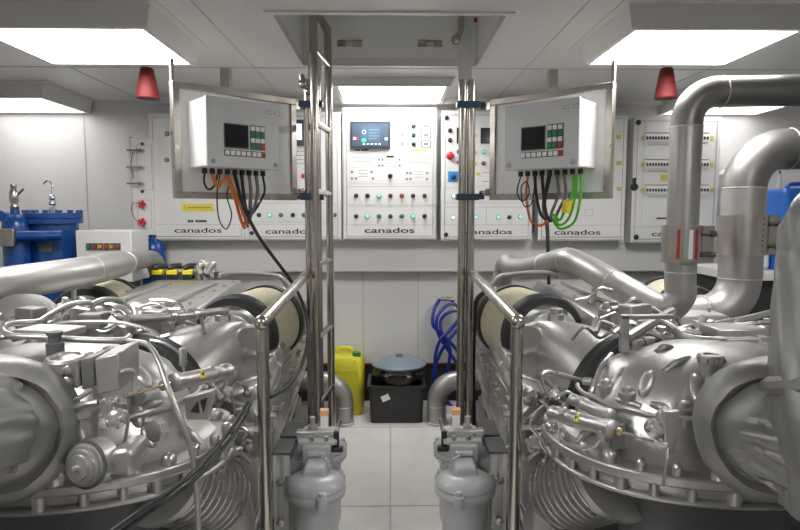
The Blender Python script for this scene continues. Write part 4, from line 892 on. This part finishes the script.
    m = MB(); m.b2((DC.x - .22, DC.y - .12, -.25), (DC.x + .22, DC.y + .14, -.05)); m.build('gearbox_mount', 'dark_grey', r, bevel=.01)
    for i in range(30):
        phi = 2 * math.pi * (i + .3) / 30
        x, y = dplan(phi, 1.045); 
        if y > .2: continue
        p = V(DC.x + x, DC.y + y, ZFL + .008)
        big = i % 3 == 0
        m = MB(); R0 = .017 if big else .012
        R0 *= 1.15; m.lathe([(R0, 0), (R0, .008), (R0 * 1.05, .012), (R0 * 1.0, .02), (R0 * .8, .028), (R0 * .4, .033), (.001, .034)], p, (0, 0, 1), 14); m.build('flange_bolt', 'silver_bright' if i % 2 else 'silver', fl)
        m = MB(); x2, y2 = dplan(phi + .08, 1.03); d = V(x2, y2, 0).normalized(); m.cyl(V(DC.x + x2, DC.y + y2, ZFL - .058), V(DC.x + x2, DC.y + y2, ZFL - .022), .018 if big else .013, 10); m.build('flange_boss', 'silver', lo)
    # upper parting ridge with tall studs
    m = MB(); t = .47; k = .845
    pts = [];
    for i in range(40):
        phi = math.pi * (.93 + .72 * i / 39); a, b = dplan(phi, k - .0); pts.append(V(DC.x + a, DC.y + b, ZFL + DH * (t + .012 * math.sin(i * .9))))
    m.tube(pts, .007, 8, False); m.build('parting_ridge', 'silver', hs)
    def on(px, py, lift=0):
        phi, t = dome_at(px, py); n = dome_n(phi, t); return dome_pt(phi, t) + n * lift, n
    for px, py in (((626, 400), (684, 412), (606, 392)) if not L else ((640, 398),)):
        p, n = on(px, py); d = (n * .15 + V(0, 0, 1)).normalized(); m = MB(); m.lathe([(.019, -.10), (.019, .002), (.024, .004), (.024, .018), (.015, .022), (.013, .032), (.003, .037)], p + n * .005, d, 14); m.build('stud_boss', 'silver', hs)
    # oval pockets and ribs cast in the housing
    for px, py, hgt, an in (((619, 378, .05, .1), (645, 383, .055, 0), (697, 392, .06, .05)) if not L else ((640, 412, .05, 0), (634, 377, .05, 0), (627, 431, .05, 0))):
        p, n = on(px, py); tdir = (V(0, 0, 1) - n * n.z).normalized(); sdir = tdir.cross(n).normalized()
        m = MB(); 
        m.loft([ell(p - n * .012, sdir * .026, tdir * hgt * .9, 24, 2), ell(p + n * .002, sdir * .021, tdir * hgt * .8, 24, 2), ell(p + n * .010 - tdir * .008, sdir * .014, tdir * hgt * .6, 24, 2), ell(p + n * .013 - tdir * .012, sdir * .006, tdir * hgt * .3, 24, 2)]); m.build('cast_pocket', 'silver', hs, ang=60)
    for (a, b) in (((600, 372), (622, 352)), ((664, 372), (690, 356)), ((655, 352), (672, 346)), ((708, 392), (716, 372)), ((612, 400), (640, 404)), ((650, 404), (676, 414)), ((574, 446), (600, 420))):
        p, n = on(*a); q, n2 = on(*b); m = MB(); m.tube([p - n * .004, p.lerp(q, .5) + n * .004, q - n2 * .004], [.010, .014, .010], 10); m.build('cast_rib', 'silver', hs)
    # caps on the housing
    def cap(px, py, R0, h, n='filler_cap', mt='silver'):
        p, nn = on(px, py); m = MB(); pr = [(R0 * .9, -.05), (R0 * .9, h * .4), (R0, h * .45), (R0, h * .9), (R0 * .93, h), (R0 * .6, h), (R0 * .55, h * .9), (.001, h * .9)]
        m.lathe(pr, p, (0, 0, 1), 20); k = m.build(n, mt, hs)
        for i in range(8): a = i * math.pi / 4; m = MB(); m.sphere(p + V(R0 * math.cos(a), R0 * math.sin(a), h * .7), R0 * .18, (1, 1, 1.6), 6); m.build('cap_grip', mt, k)
        return p
    if not L: cap(710, 368, .034, .045); cap(634, 345, .026, .03, 'inspection_plug'); cap(651, 343, .02, .022, 'inspection_plug')
    # vertical seam wire on the housing
    if L:
        p0, n0 = on(782 - 115, 400); pp = []
        for px, py in ((124, 446), (130, 470), (134, 484)): q, n = on(782 - px, py, .004); pp.append(q)
        Tb('seam_line', pp, .002, 'dark_grey', 6)
    # actuator cylinders
    def act(a, b, rad, n='actuator'):
        d = (b - a).normalized(); m = MB(); Ln = (b - a).length
        m.lathe([(rad * .7, 0), (rad * 1.1, .006), (rad * 1.1, .03), (rad, .034), (rad, Ln * .3), (rad * 1.12, Ln * .3 + .004), (rad * 1.12, Ln * .3 + .016), (rad, Ln * .3 + .02), (rad, Ln - .03), (rad * 1.15, Ln - .028), (rad * 1.15, Ln - .006), (rad * .6, Ln)], a, d, 24); return m.build(n, 'silver', r)
    def sticker(c, u, v, nrm, par):
        m = MB(); c = c + nrm; m.loft([[c + v * .016, c - u * .014 - v * .01, c + u * .014 - v * .01], [c + v * .016 + nrm * .05, c - u * .014 - v * .01 + nrm * .05, c + u * .014 - v * .01 + nrm * .05]]); m.build('warning_triangle', 'yellow', par)
        m = MB(); c = c + nrm * .1; m.box(c, (.003, .004, .010)); m.build('warning_mark', 'ink', par)
    if not L:
        a = P(552, 413, 1.78); b = P(615, 430, 1.52); k = act(a, b, .022); d = (b - a).normalized(); tn = V(-.35, -.85, .45); tn = (tn - d * tn.dot(d)).normalized(); sticker(a.lerp(b, .52), d, tn.cross(d) if tn.cross(d).z > 0 else -tn.cross(d), tn * .0225, k)
        a = P(572, 399, 1.82); b = P(612, 416, 1.60); act(a, b, .017)
        e = P(669, 446, 1.45); s0 = P(617, 431, 1.515)
        Tb('actuator_rod', [s0, e], .004, 'silver_dark', 8); Cy('rod_sleeve', s0.lerp(e, .0), s0.lerp(e, .10), .010, 'brass', 12); Cy('rod_end', s0.lerp(e, .72), s0.lerp(e, .98), .009, 'silver_bright', 8)
        m = MB(); c = P(670, 446, 1.45); m.prism([c + V(-.012, 0, -.02), c + V(.014, 0, -.02), c + V(.022, 0, .09), c + V(-.02, 0, .09)], (0, .014, 0)); m.build('control_lever', 'silver', r, bevel=.003)
        for px, py in ((656, 430), (668, 420)): c = P(px, py, 1.47); m = MB(); m.lathe([(.024, -.03), (.024, 0), (.016, .004), (.016, .015), (.006, .018)], c, (-.2, -1, .1), 14); m.build('lever_pivot', 'silver_bright', r)
        Tb('link_rod', [P(668, 448, 1.45), P(666, 466, 1.43), P(663, 486, 1.42)], .004, 'silver_dark', 8)
        m = MB(); m.b2(P(612, 424, 1.60), P(622, 447, 1.62)); m.build('actuator_bracket', 'silver_dark', r, bevel=.003)
        Tb('fuel_line', [P(560, 428, 1.72), P(563, 441, 1.7), P(580, 448, 1.62), P(594, 446, 1.58), P(601, 438, 1.55)], .006, 'silver_bright', 8); Cy('line_union', P(603, 441, 1.55), P(603, 430, 1.55), .014, 'silver_bright', 6)
        Tb('fuel_line', [P(576, 398, 1.85), P(590, 398, 1.8), P(594, 386, 1.8), P(602, 366, 1.85), P(612, 354, 1.9)], .008, 'silver_bright', 8); Cy('line_union', P(583, 381, 1.86), P(592, 382, 1.84), .012, 'silver_bright', 10)
        for q in (((540, 400), (548, 408), (545, 425), (540, 440), (546, 452)), ((556, 398), (566, 392), (575, 396), (580, 404)), ((548, 424), (556, 434), (566, 428), (572, 418)), ((536, 412), (530, 425), (538, 436))):
            Tb('sense_line', [P(x, y, 1.9) for x, y in q], .005, 'silver_bright', 8)
    else:
        a = PM(229, 371, 1.78); b = PM(172, 383, 1.56); k = act(a, b, .022); d = (b - a).normalized(); tn = V(-.35, -.85, .45); tn = (tn - d * tn.dot(d)).normalized(); sticker(a.lerp(b, .6), d, tn.cross(d) if tn.cross(d).z > 0 else -tn.cross(d), tn * .0225, k)
        s0 = PM(168, 384, 1.55); e = PM(124, 397, 1.42); Tb('actuator_rod', [s0, e], .003, 'brass', 8); Cy('rod_sleeve', s0, s0.lerp(e, .15), .014, 'silver_bright', 12)
        m = MB(); pts = [(183, 398), (214, 390), (208, 420), (186, 420)]; m.prism([PM(x, y, 1.72) for x, y in pts], (0, .03, 0)); k = m.build('actuator_bracket', 'silver', r, bevel=.004)
        for tri in (((190, 412), (197, 402), (199, 413)), ((200, 401), (207, 398), (203, 413))): m = MB(); m.prism([PM(x, y, 1.715) for x, y in tri], (0, .01, 0)); m.build('bracket_cutout', 'dark_void', k)
        # solenoid box, valve block, pulley, lever
        m = MB(); m.prism([PM(x, y, 1.46) for x, y in ((94, 359), (118, 353), (120, 390), (97, 395))], (-.01, .10, .01)); k = m.build('solenoid_box', 'silver', r, bevel=.004)
        m = MB(); m.prism([PM(x, y, 1.48) for x, y in ((80, 359), (93, 357), (95, 386), (82, 390))], (0, .1, .0)); m.build('box_base', 'silver_dark', k, bevel=.003)
        m = MB(); m.prism([PM(x, y, 1.47) for x, y in ((60, 362), (77, 358), (79, 388), (62, 391))], (0, .09, .0)); k2 = m.build('valve_block', 'silver', r, bevel=.008)
        m = MB(); c = PM(66, 358, 1.5); m.lathe([(.045, -.03), (.05, -.025), (.05, .0), (.043, .006), (.035, .006), (.033, .0), (.001, .0)], c, (0, -.1, 1), 28); m.build('valve_cap', 'silver', k2)
        for py in (369, 381): m = MB(); c = PM(68, py, 1.468); m.lathe([(.013, 0), (.013, .01), (.007, .014)], c, (0, -1, 0), 14); m.build('valve_screw', 'silver_bright', k2)
        c = PM(85, 465, 1.36); n = V(.28, -.93, .12)
        m = MB(); m.lathe([(.054, -.05), (.054, .0), (.047, .002), (.046, .010), (.039, .011), (.038, .018), (.029, .019), (.028, .025), (.018, .026), (.006, .027), (.005, .038), (.001, .039)], c, n, 40); k = m.build('round_pump', 'silver', r)
        m = MB(); m.lathe([(.054, -.006), (.0565, -.006), (.0565, .001), (.054, .001)], c, n, 40); m.build('pump_ring', 'dark_grey', k)
        m = MB(); m.prism([PM(x, y, 1.40) for x, y in ((98, 402), (104, 398), (122, 418), (115, 426), (103, 422))], (0, .012, 0)); m.build('control_lever', 'silver', r, bevel=.003)
        for px, py, R0 in ((117, 419, .022), (105, 424, .014), (112, 402, .012)): c = PM(px, py, 1.395); m = MB(); m.lathe([(R0, -.02), (R0, .008), (R0 * .7, .012), (R0 * .6, .02), (.001, .022)], c, (-.1, -1, .1), 18); m.build('lever_pivot', 'silver_bright', r)
        Tb('link_rod', [PM(129, 398, 1.45), PM(128, 420, 1.44), PM(124, 442, 1.42), PM(116, 446, 1.41), PM(104, 447, 1.40)], .004, 'silver_dark', 8)
        Tb('fuel_line', [PM(119, 372, 1.45), PM(128, 370, 1.47), PM(134, 374, 1.49), PM(134.5, 396, 1.48)], .006, 'silver_bright', 8)
        Tb('sense_line', [PM(66, 420, 1.42), PM(70, 404, 1.42), PM(82, 396, 1.42), PM(92, 390, 1.42)], .006, 'silver', 8)
        Tb('sense_line', [PM(76, 408, 1.41), PM(86, 404, 1.4), PM(98, 402, 1.4)], .008, 'silver', 8)
        m = MB(); c = PM(82, 408, 1.45); m.lathe([(.035, -.13), (.035, -.02), (.042, -.015), (.042, .0), (.02, .005)], c, (0, 0, 1), 20); m.build('sensor_housing', 'silver', r)
        m = MB(); pts = [PM(x, y, 1.37) for x, y in ((104, 462), (112, 450), (128, 448), (134, 456), (132, 478), (106, 480))]; m.prism(pts, (0, .1, 0)); m.build('pump_housing', 'silver', r, bevel=.012)
        m = MB(); m.lathe([(.03, -.02), (.03, .005), (.022, .008)], PM(155, 431, 1.53), (.45, -.9, .1), 8); m.build('inspection_plug', 'silver_bright', r)
        # hose running down the housing
        Tb('hose', [PM(128, 341, 1.62), PM(148, 345, 1.60), PM(159, 362, 1.56), PM(167, 385, 1.52), PM(178, 412, 1.50), PM(190, 445, 1.50), PM(196, 480, 1.50), PM(199, 545, 1.50)], .0075, 'silver', 12)
        Tb('hose', [PM(-6, 340, 1.62), PM(4, 327, 1.66), PM(16, 323, 1.75), PM(38, 321.5, 1.8), PM(49, 315, 1.85), PM(70, 304.5, 1.95), PM(90, 302.6, 2.0), PM(102, 304, 2.1)], .0085, 'silver', 12)
        Tb('hose', [PM(2, 322, 1.62), PM(3, 331, 1.60), PM(14, 336, 1.58), PM(38, 337, 1.58), PM(75, 339.5, 1.6), PM(121, 340.4, 1.62), PM(130, 336, 1.65)], .0085, 'silver', 12)
        Tb('fuel_line', [PM(54, 324, 1.8), PM(75, 322, 1.8), PM(113, 322, 1.8), PM(132, 325, 1.8), PM(152, 331, 1.8), PM(160, 336, 1.8)], .0055, 'silver_bright', 10)
        Tb('rail_pipe', [PM(126, 319, 2.0), PM(150, 318.5, 2.1), PM(190, 315, 2.25), PM(220, 311, 2.4)], .0155, 'silver', 16)
        for px, py, Y in ((171, 316.5, 2.18), (193, 314.5, 2.27)): 
            c = PM(px, py, Y); m = MB(); m.lathe([(.024, -.01), (.024, .01)], c, (PM(190, 315, 2.25) - PM(150, 318.5, 2.1)), 16); m.build('pipe_collar', 'silver_bright', r)
        m = MB(); c = PM(55, 343, 1.55); m.lathe([(.022, -.04), (.022, .0), (.016, .004), (.016, .02), (.02, .022), (.02, .03)], c, (0, 0, 1), 14); m.build('hose_clip', 'dark_grey', r)
        Tb('flex_hose', [PM(92, 305, 2.0), PM(104, 300, 2.05), PM(120, 301, 2.2), PM(133, 309, 2.2), PM(136, 320, 2.1)], .011, 'silver', 10)
        m = MB(); m.box(PM(50, 331, 1.72), (.16, .10, .02), Matrix.Rotation(.2, 3, 'Z')); m.build('cover_plate', 'silver', r, bevel=.004)
        for q in (((60, 322), (66, 312), (74, 308), (90, 310)), ((150, 300), (165, 300), (178, 303), (186, 312)), ((140, 307), (155, 303), (170, 309), (180, 309)), ((150, 340), (164, 343), (178, 352), (183, 362), (184, 374))):
            Tb('sense_line', [PM(x, y, 1.95) for x, y in q], .005, 'silver_bright', 8)
        c = PM(183, 357, 1.93); Cy('line_union', c + V(0, 0, .03), c - V(0, 0, .03), .013, 'silver_bright', 6)
    # black-and-grey lines beside the bellows, both engines
    if not L:
        Tb('hose', [P(640, 322, 2.1), P(660, 322, 2.0), P(671, 326, 1.95), P(685, 336, 1.9), P(719, 340, 1.85), P(778, 339, 1.85), P(820, 338, 1.85)], .010, 'silver', 12)
        Tb('hose', [P(693, 334, 2.05), P(713, 325, 2.1), P(745, 319, 2.15), P(778, 311, 2.2), P(830, 300, 2.3)], .012, 'silver', 12)
        Tb('fuel_line', [P(730, 327, 2.0), P(758, 323, 2.0), P(810, 321, 2.0)], .008, 'silver_bright', 10)
        Tb('strut', [P(627, 338, 1.85), P(648, 325, 1.95), P(672, 311, 2.1)], .016, 'silver', 8, smooth=False)
        m = MB(); a = P(622, 352, 1.85); b = P(626, 314, 1.86); m.b2((a.x - .008, 1.84, a.z), (a.x + .018, 1.86, b.z)); m.b2((a.x - .008, 1.84, b.z - .014), (a.x + .16, 1.86, b.z)); m.build('support_bracket', 'silver', r, bevel=.003)
        m = MB(); m.box(P(733, 333, 1.98), (.17, .12, .05)); m.build('cover_plate', 'silver', r, bevel=.005)
        for px, py in ((720, 346), (762, 345)): m = MB(); c = P(px, py, 1.85); m.lathe([(.026, -.05), (.026, .01), (.018, .014), (.018, .028)], c, (0, 0, 1), 14); m.build('hose_clip', 'silver', r)
        for q in (((575, 300), (590, 296), (600, 288), (612, 290)), ((600, 318), (615, 312), (630, 306), (655, 308)), ((660, 338), (672, 330), (690, 330)), ((700, 345), (712, 336), (722, 330)), ((636, 330), (650, 330), (662, 336))):
            Tb('sense_line', [P(x, y, 2.35) for x, y in q], .006, 'silver_bright', 8)
        m = MB(); a = P(600, 312, 2.75); m.prism([P(598, 330, 2.7), P(600, 308, 2.7), P(606, 302, 2.7), P(622, 320, 2.7), P(622, 330, 2.7)], (0, .02, 0)); m.build('triangular_bracket', 'silver', r, bevel=.003)
    # exhaust bellows
    a = P(612, 474, 1.82); b = P(562, 494, 2.06); d = (b - a).normalized(); Ln = (b - a).length; prf = []
    n = 9
    prf.append((.10, -.02))
    for i in range(n):
        h = Ln * i / n
        for q, rr in ((0, .104), (.2, .104), (.36, .136), (.64, .136), (.8, .104)): prf.append((rr, h + q * Ln / n))
    prf.append((.10, Ln + .01)); m = MB(); m.lathe(prf, a, d, 48); m.build('exhaust_bellows', 'silver_bright', r, ang=70)
    m = MB(); m.lathe([(.11, -.05), (.15, -.045), (.15, -.015), (.11, -.01)], a, d, 36); m.build('bellows_flange', 'silver', r)
    Tb('coolant_pipe', [P(528, 458, 2.1), P(540, 448, 2.08), P(548, 450, 2.05), P(560, 440, 2.0), P(566, 426, 2.0)], .017, 'silver', 12)
    Tb('exhaust_duct', [P(548, 580, 2.2), P(548, 545, 2.16), P(553, 515, 2.12), P(563, 497, 2.06)], [.08, .09, .10, .115], 'silver', 24)
    m = MB(); c = P(531, 440, 2.12); m.box(c, (.10, .05, .10)); k = m.build('sensor_block', 'silver_dark', r, bevel=.006)
    m = MB(); m.lathe([(.022, 0), (.022, .008), (.015, .01)], c + V(0, -.025, 0), (0, -1, 0), 16); m.build('sensor_face', 'silver', k)
    # harness loops behind the filter, towards the aisle
    for q in (((483, 300), (477, 312), (478, 330), (486, 345), (494, 352)), ((490, 292), (481, 300), (480, 318), (484, 332)), ((497, 290), (488, 294), (486, 306), (480, 322), (476, 334))):
        Tb('harness_hose', [P(x, y, 3.6) for x, y in q], .02, 'silver', 10)
    Tb('filter_guard_rail', [P(560, 275, 3.4), P(545, 272, 3.45), P(512, 274, 3.5), P(498, 278, 3.5), P(489, 295, 3.5), P(485, 320, 3.45)], .013, 'silver', 10)
    # small lines, fittings and brackets crowding the gap between head and housing
    for i in range(26):
        px = rnd.uniform(528, 580); py = rnd.uniform(385, 462) if px < 568 else rnd.uniform(385, 400); Y = rnd.uniform(2.0, 2.25)
        p = P(px, py, Y); kk = i % 4
        if kk == 0: Tb('fuel_line', [p, p + V(rnd.uniform(-.06, .06), rnd.uniform(-.05, .02), rnd.uniform(-.02, .06)), p + V(rnd.uniform(-.1, .1), 0, rnd.uniform(-.08, .08)), p + V(rnd.uniform(-.12, .12), .03, rnd.uniform(-.12, .1))], rnd.uniform(.004, .009), 'silver_bright', 8)
        elif kk == 1: m = MB(); d = V(rnd.uniform(-1, 1), -1, rnd.uniform(-1, 1)).normalized(); m.lathe([(.012, -.04), (.012, 0), (.018, .002), (.018, .014), (.010, .016), (.010, .03), (.002, .032)], p, d, 8); m.build('pipe_fitting', 'silver', r)
        elif kk == 2: m = MB(); m.box(p, (rnd.uniform(.03, .07), .03, rnd.uniform(.03, .07)), Matrix.Rotation(rnd.uniform(-.6, .6), 3, 'Y')); m.build('small_bracket', 'silver', r, bevel=.004)
        else: m = MB(); m.sphere(p, rnd.uniform(.014, .024), seg=10); m.cyl(p, p + V(rnd.uniform(-.04, .04), 0, rnd.uniform(.02, .06)), .01, 8); m.build('valve_body', 'silver_dark', r)
    # the same on top of the engine, behind the housing
    for i in range(44):
        px = rnd.uniform(602, 780); py = rnd.uniform(304, 338); Y = rnd.uniform(2.2, 2.6)
        if not L:
            if px > 636: py = rnd.uniform(327, 339); Y = rnd.uniform(2.05, 2.3)
            else: py = rnd.uniform(306, 336)
        p = P(px, py, Y); 
        if p.z < 1.02: p.z = 1.02 + rnd.random() * .05
        kk = i % 4
        if kk in (0, 2): 
            w_ = rnd.uniform(.1, .24); sg = rnd.choice((-1, 1))
            Tb('fuel_line', [p, p + V(sg * w_ * .3, 0, rnd.uniform(-.03, .03)), p + V(sg * w_ * .7, rnd.uniform(-.08, .08), rnd.uniform(-.02, .04)), p + V(sg * w_, .0, rnd.uniform(-.07, .02))], rnd.uniform(.005, .011), rnd.choice(('silver_bright', 'silver', 'silver_dark')), 8)
        elif kk == 1: m = MB(); m.lathe([(.02, -.12), (.02, 0), (.03, .002), (.03, .02), (.016, .024), (.012, .05), (.002, .052)], p, V(rnd.uniform(-.4, .4), -.1, 1), 12); m.build('pipe_fitting', 'silver', r)
        else: m = MB(); m.box(p - V(0, 0, .03), (rnd.uniform(.05, .12), .07, rnd.uniform(.05, .1)), Matrix.Rotation(rnd.uniform(-.5, .5), 3, 'Z')); m.build('small_bracket', rnd.choice(('silver', 'silver_dark')), r, bevel=.006)
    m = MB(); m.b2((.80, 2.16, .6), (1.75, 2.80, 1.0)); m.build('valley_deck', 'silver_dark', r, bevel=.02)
    # padded exhaust blanket
    c = P(774, 430, 1.37) if not L else PM(-2, 430, 1.37); Rb = .168; n = V(-.42, -.90, .08).normalized()
    m = MB(); m.lathe([(.10, -.10), (Rb * .85, -.10), (Rb * .97, -.08), (Rb * 1.02, -.03), (Rb * 1.0, .02), (Rb * .93, .05), (Rb * .80, .062), (Rb * .74, .045), (Rb * .70, .05), (Rb * .62, .075), (Rb * .35, .085), (.01, .085)], c, n, 72, nz=.012, nf=11); bl = m.build('exhaust_blanket', 'blanket', r, ang=70)
    m = MB(); u, v = ortho(n)
    m.tube([c + n * .052 + (u * math.cos(a) + v * math.sin(a)) * Rb * .86 for a in [i * math.pi / 18 for i in range(37)]], .003, 6, False); m.build('seam', 'silver_dark', bl)
    if not L:
        def dr(a, b, nz, nm, rr): m = MB(); m.tube(a, rr, 96, True, 12, nz=nz * .25, nf=9, fold=nz); return m.build(nm, 'blanket', r, ang=70)
        dr([c + V(-.02, .03, 0), c + V(.06, -.06, -.02), c + V(.16, -.13, -.02), c + V(.27, -.15, .03), c + V(.33, -.12, .10)], 0, .03, 'elbow_blanket', [.12, .14, .165, .18, .17])
        pts = [P(860, 520, 1.22), P(866, 470, 1.22), P(866, 420, 1.22), P(864, 370, 1.25), P(862, 320, 1.3), P(862, 270, 1.36), P(864, 232, 1.38), P(868, 212, 1.42)]
        dr(pts, 0, .016, 'riser_blanket', [.15, .165, .178, .175, .172, .172, .168, .12])
        m = MB(); cc = P(863, 395, 1.24); m.lathe([(.176, -.02), (.19, -.008), (.19, .008), (.176, .02)], cc, pts[3] - pts[2], 48, nz=.012, nf=7); m.build('blanket_band', 'blanket', r)
    else:
        for q, nz_ in (([c + V(-.0, .0, .02), c + V(.04, -.10, .02), c + V(.14, -.16, -.02), c + V(.30, -.14, -.06)], .03),):
            m = MB(); m.tube(q, [.125, .14, .15, .15], 96, True, 12, nz=.008, nf=9, fold=.022); m.build('elbow_blanket', 'blanket', r, ang=70)
    return r
engine(1); engine(-1)
MB.MX = 1
# black hose across the left engine
m = MB(); m.tube([P(248, 402, 1.95), P(240, 415, 1.85), P(228, 433, 1.75), P(200, 467, 1.45), P(170, 491, 1.33), P(140, 511, 1.28), P(112, 531, 1.25), P(90, 550, 1.22)], .006, 10); tag(m.build('rubber_hose', 'black_cable'), 'pair of black hoses slanting across the left engine beside its bellows, upper one', 'hose')
m = MB(); m.tube([P(251, 404, 1.97), P(243, 419, 1.87), P(231, 438, 1.76), P(204, 471, 1.46), P(174, 495, 1.34), P(144, 516, 1.29), P(116, 536, 1.26), P(94, 555, 1.23)], .005, 10); tag(m.build('rubber_hose', 'black_cable'), 'lower one of two black hoses slanting across the left engine', 'hose')
# vertical black hose behind right pole
m = MB(); m.tube([P(484, 292, 3.55), P(476, 302, 3.55), P(474, 330, 3.55), P(473, 380, 3.55), P(474, 430, 3.55)], .014, 10); tag(m.build('rubber_hose', 'black_cable'), 'black hose dropping behind the right pole beside the right engine', 'hose')
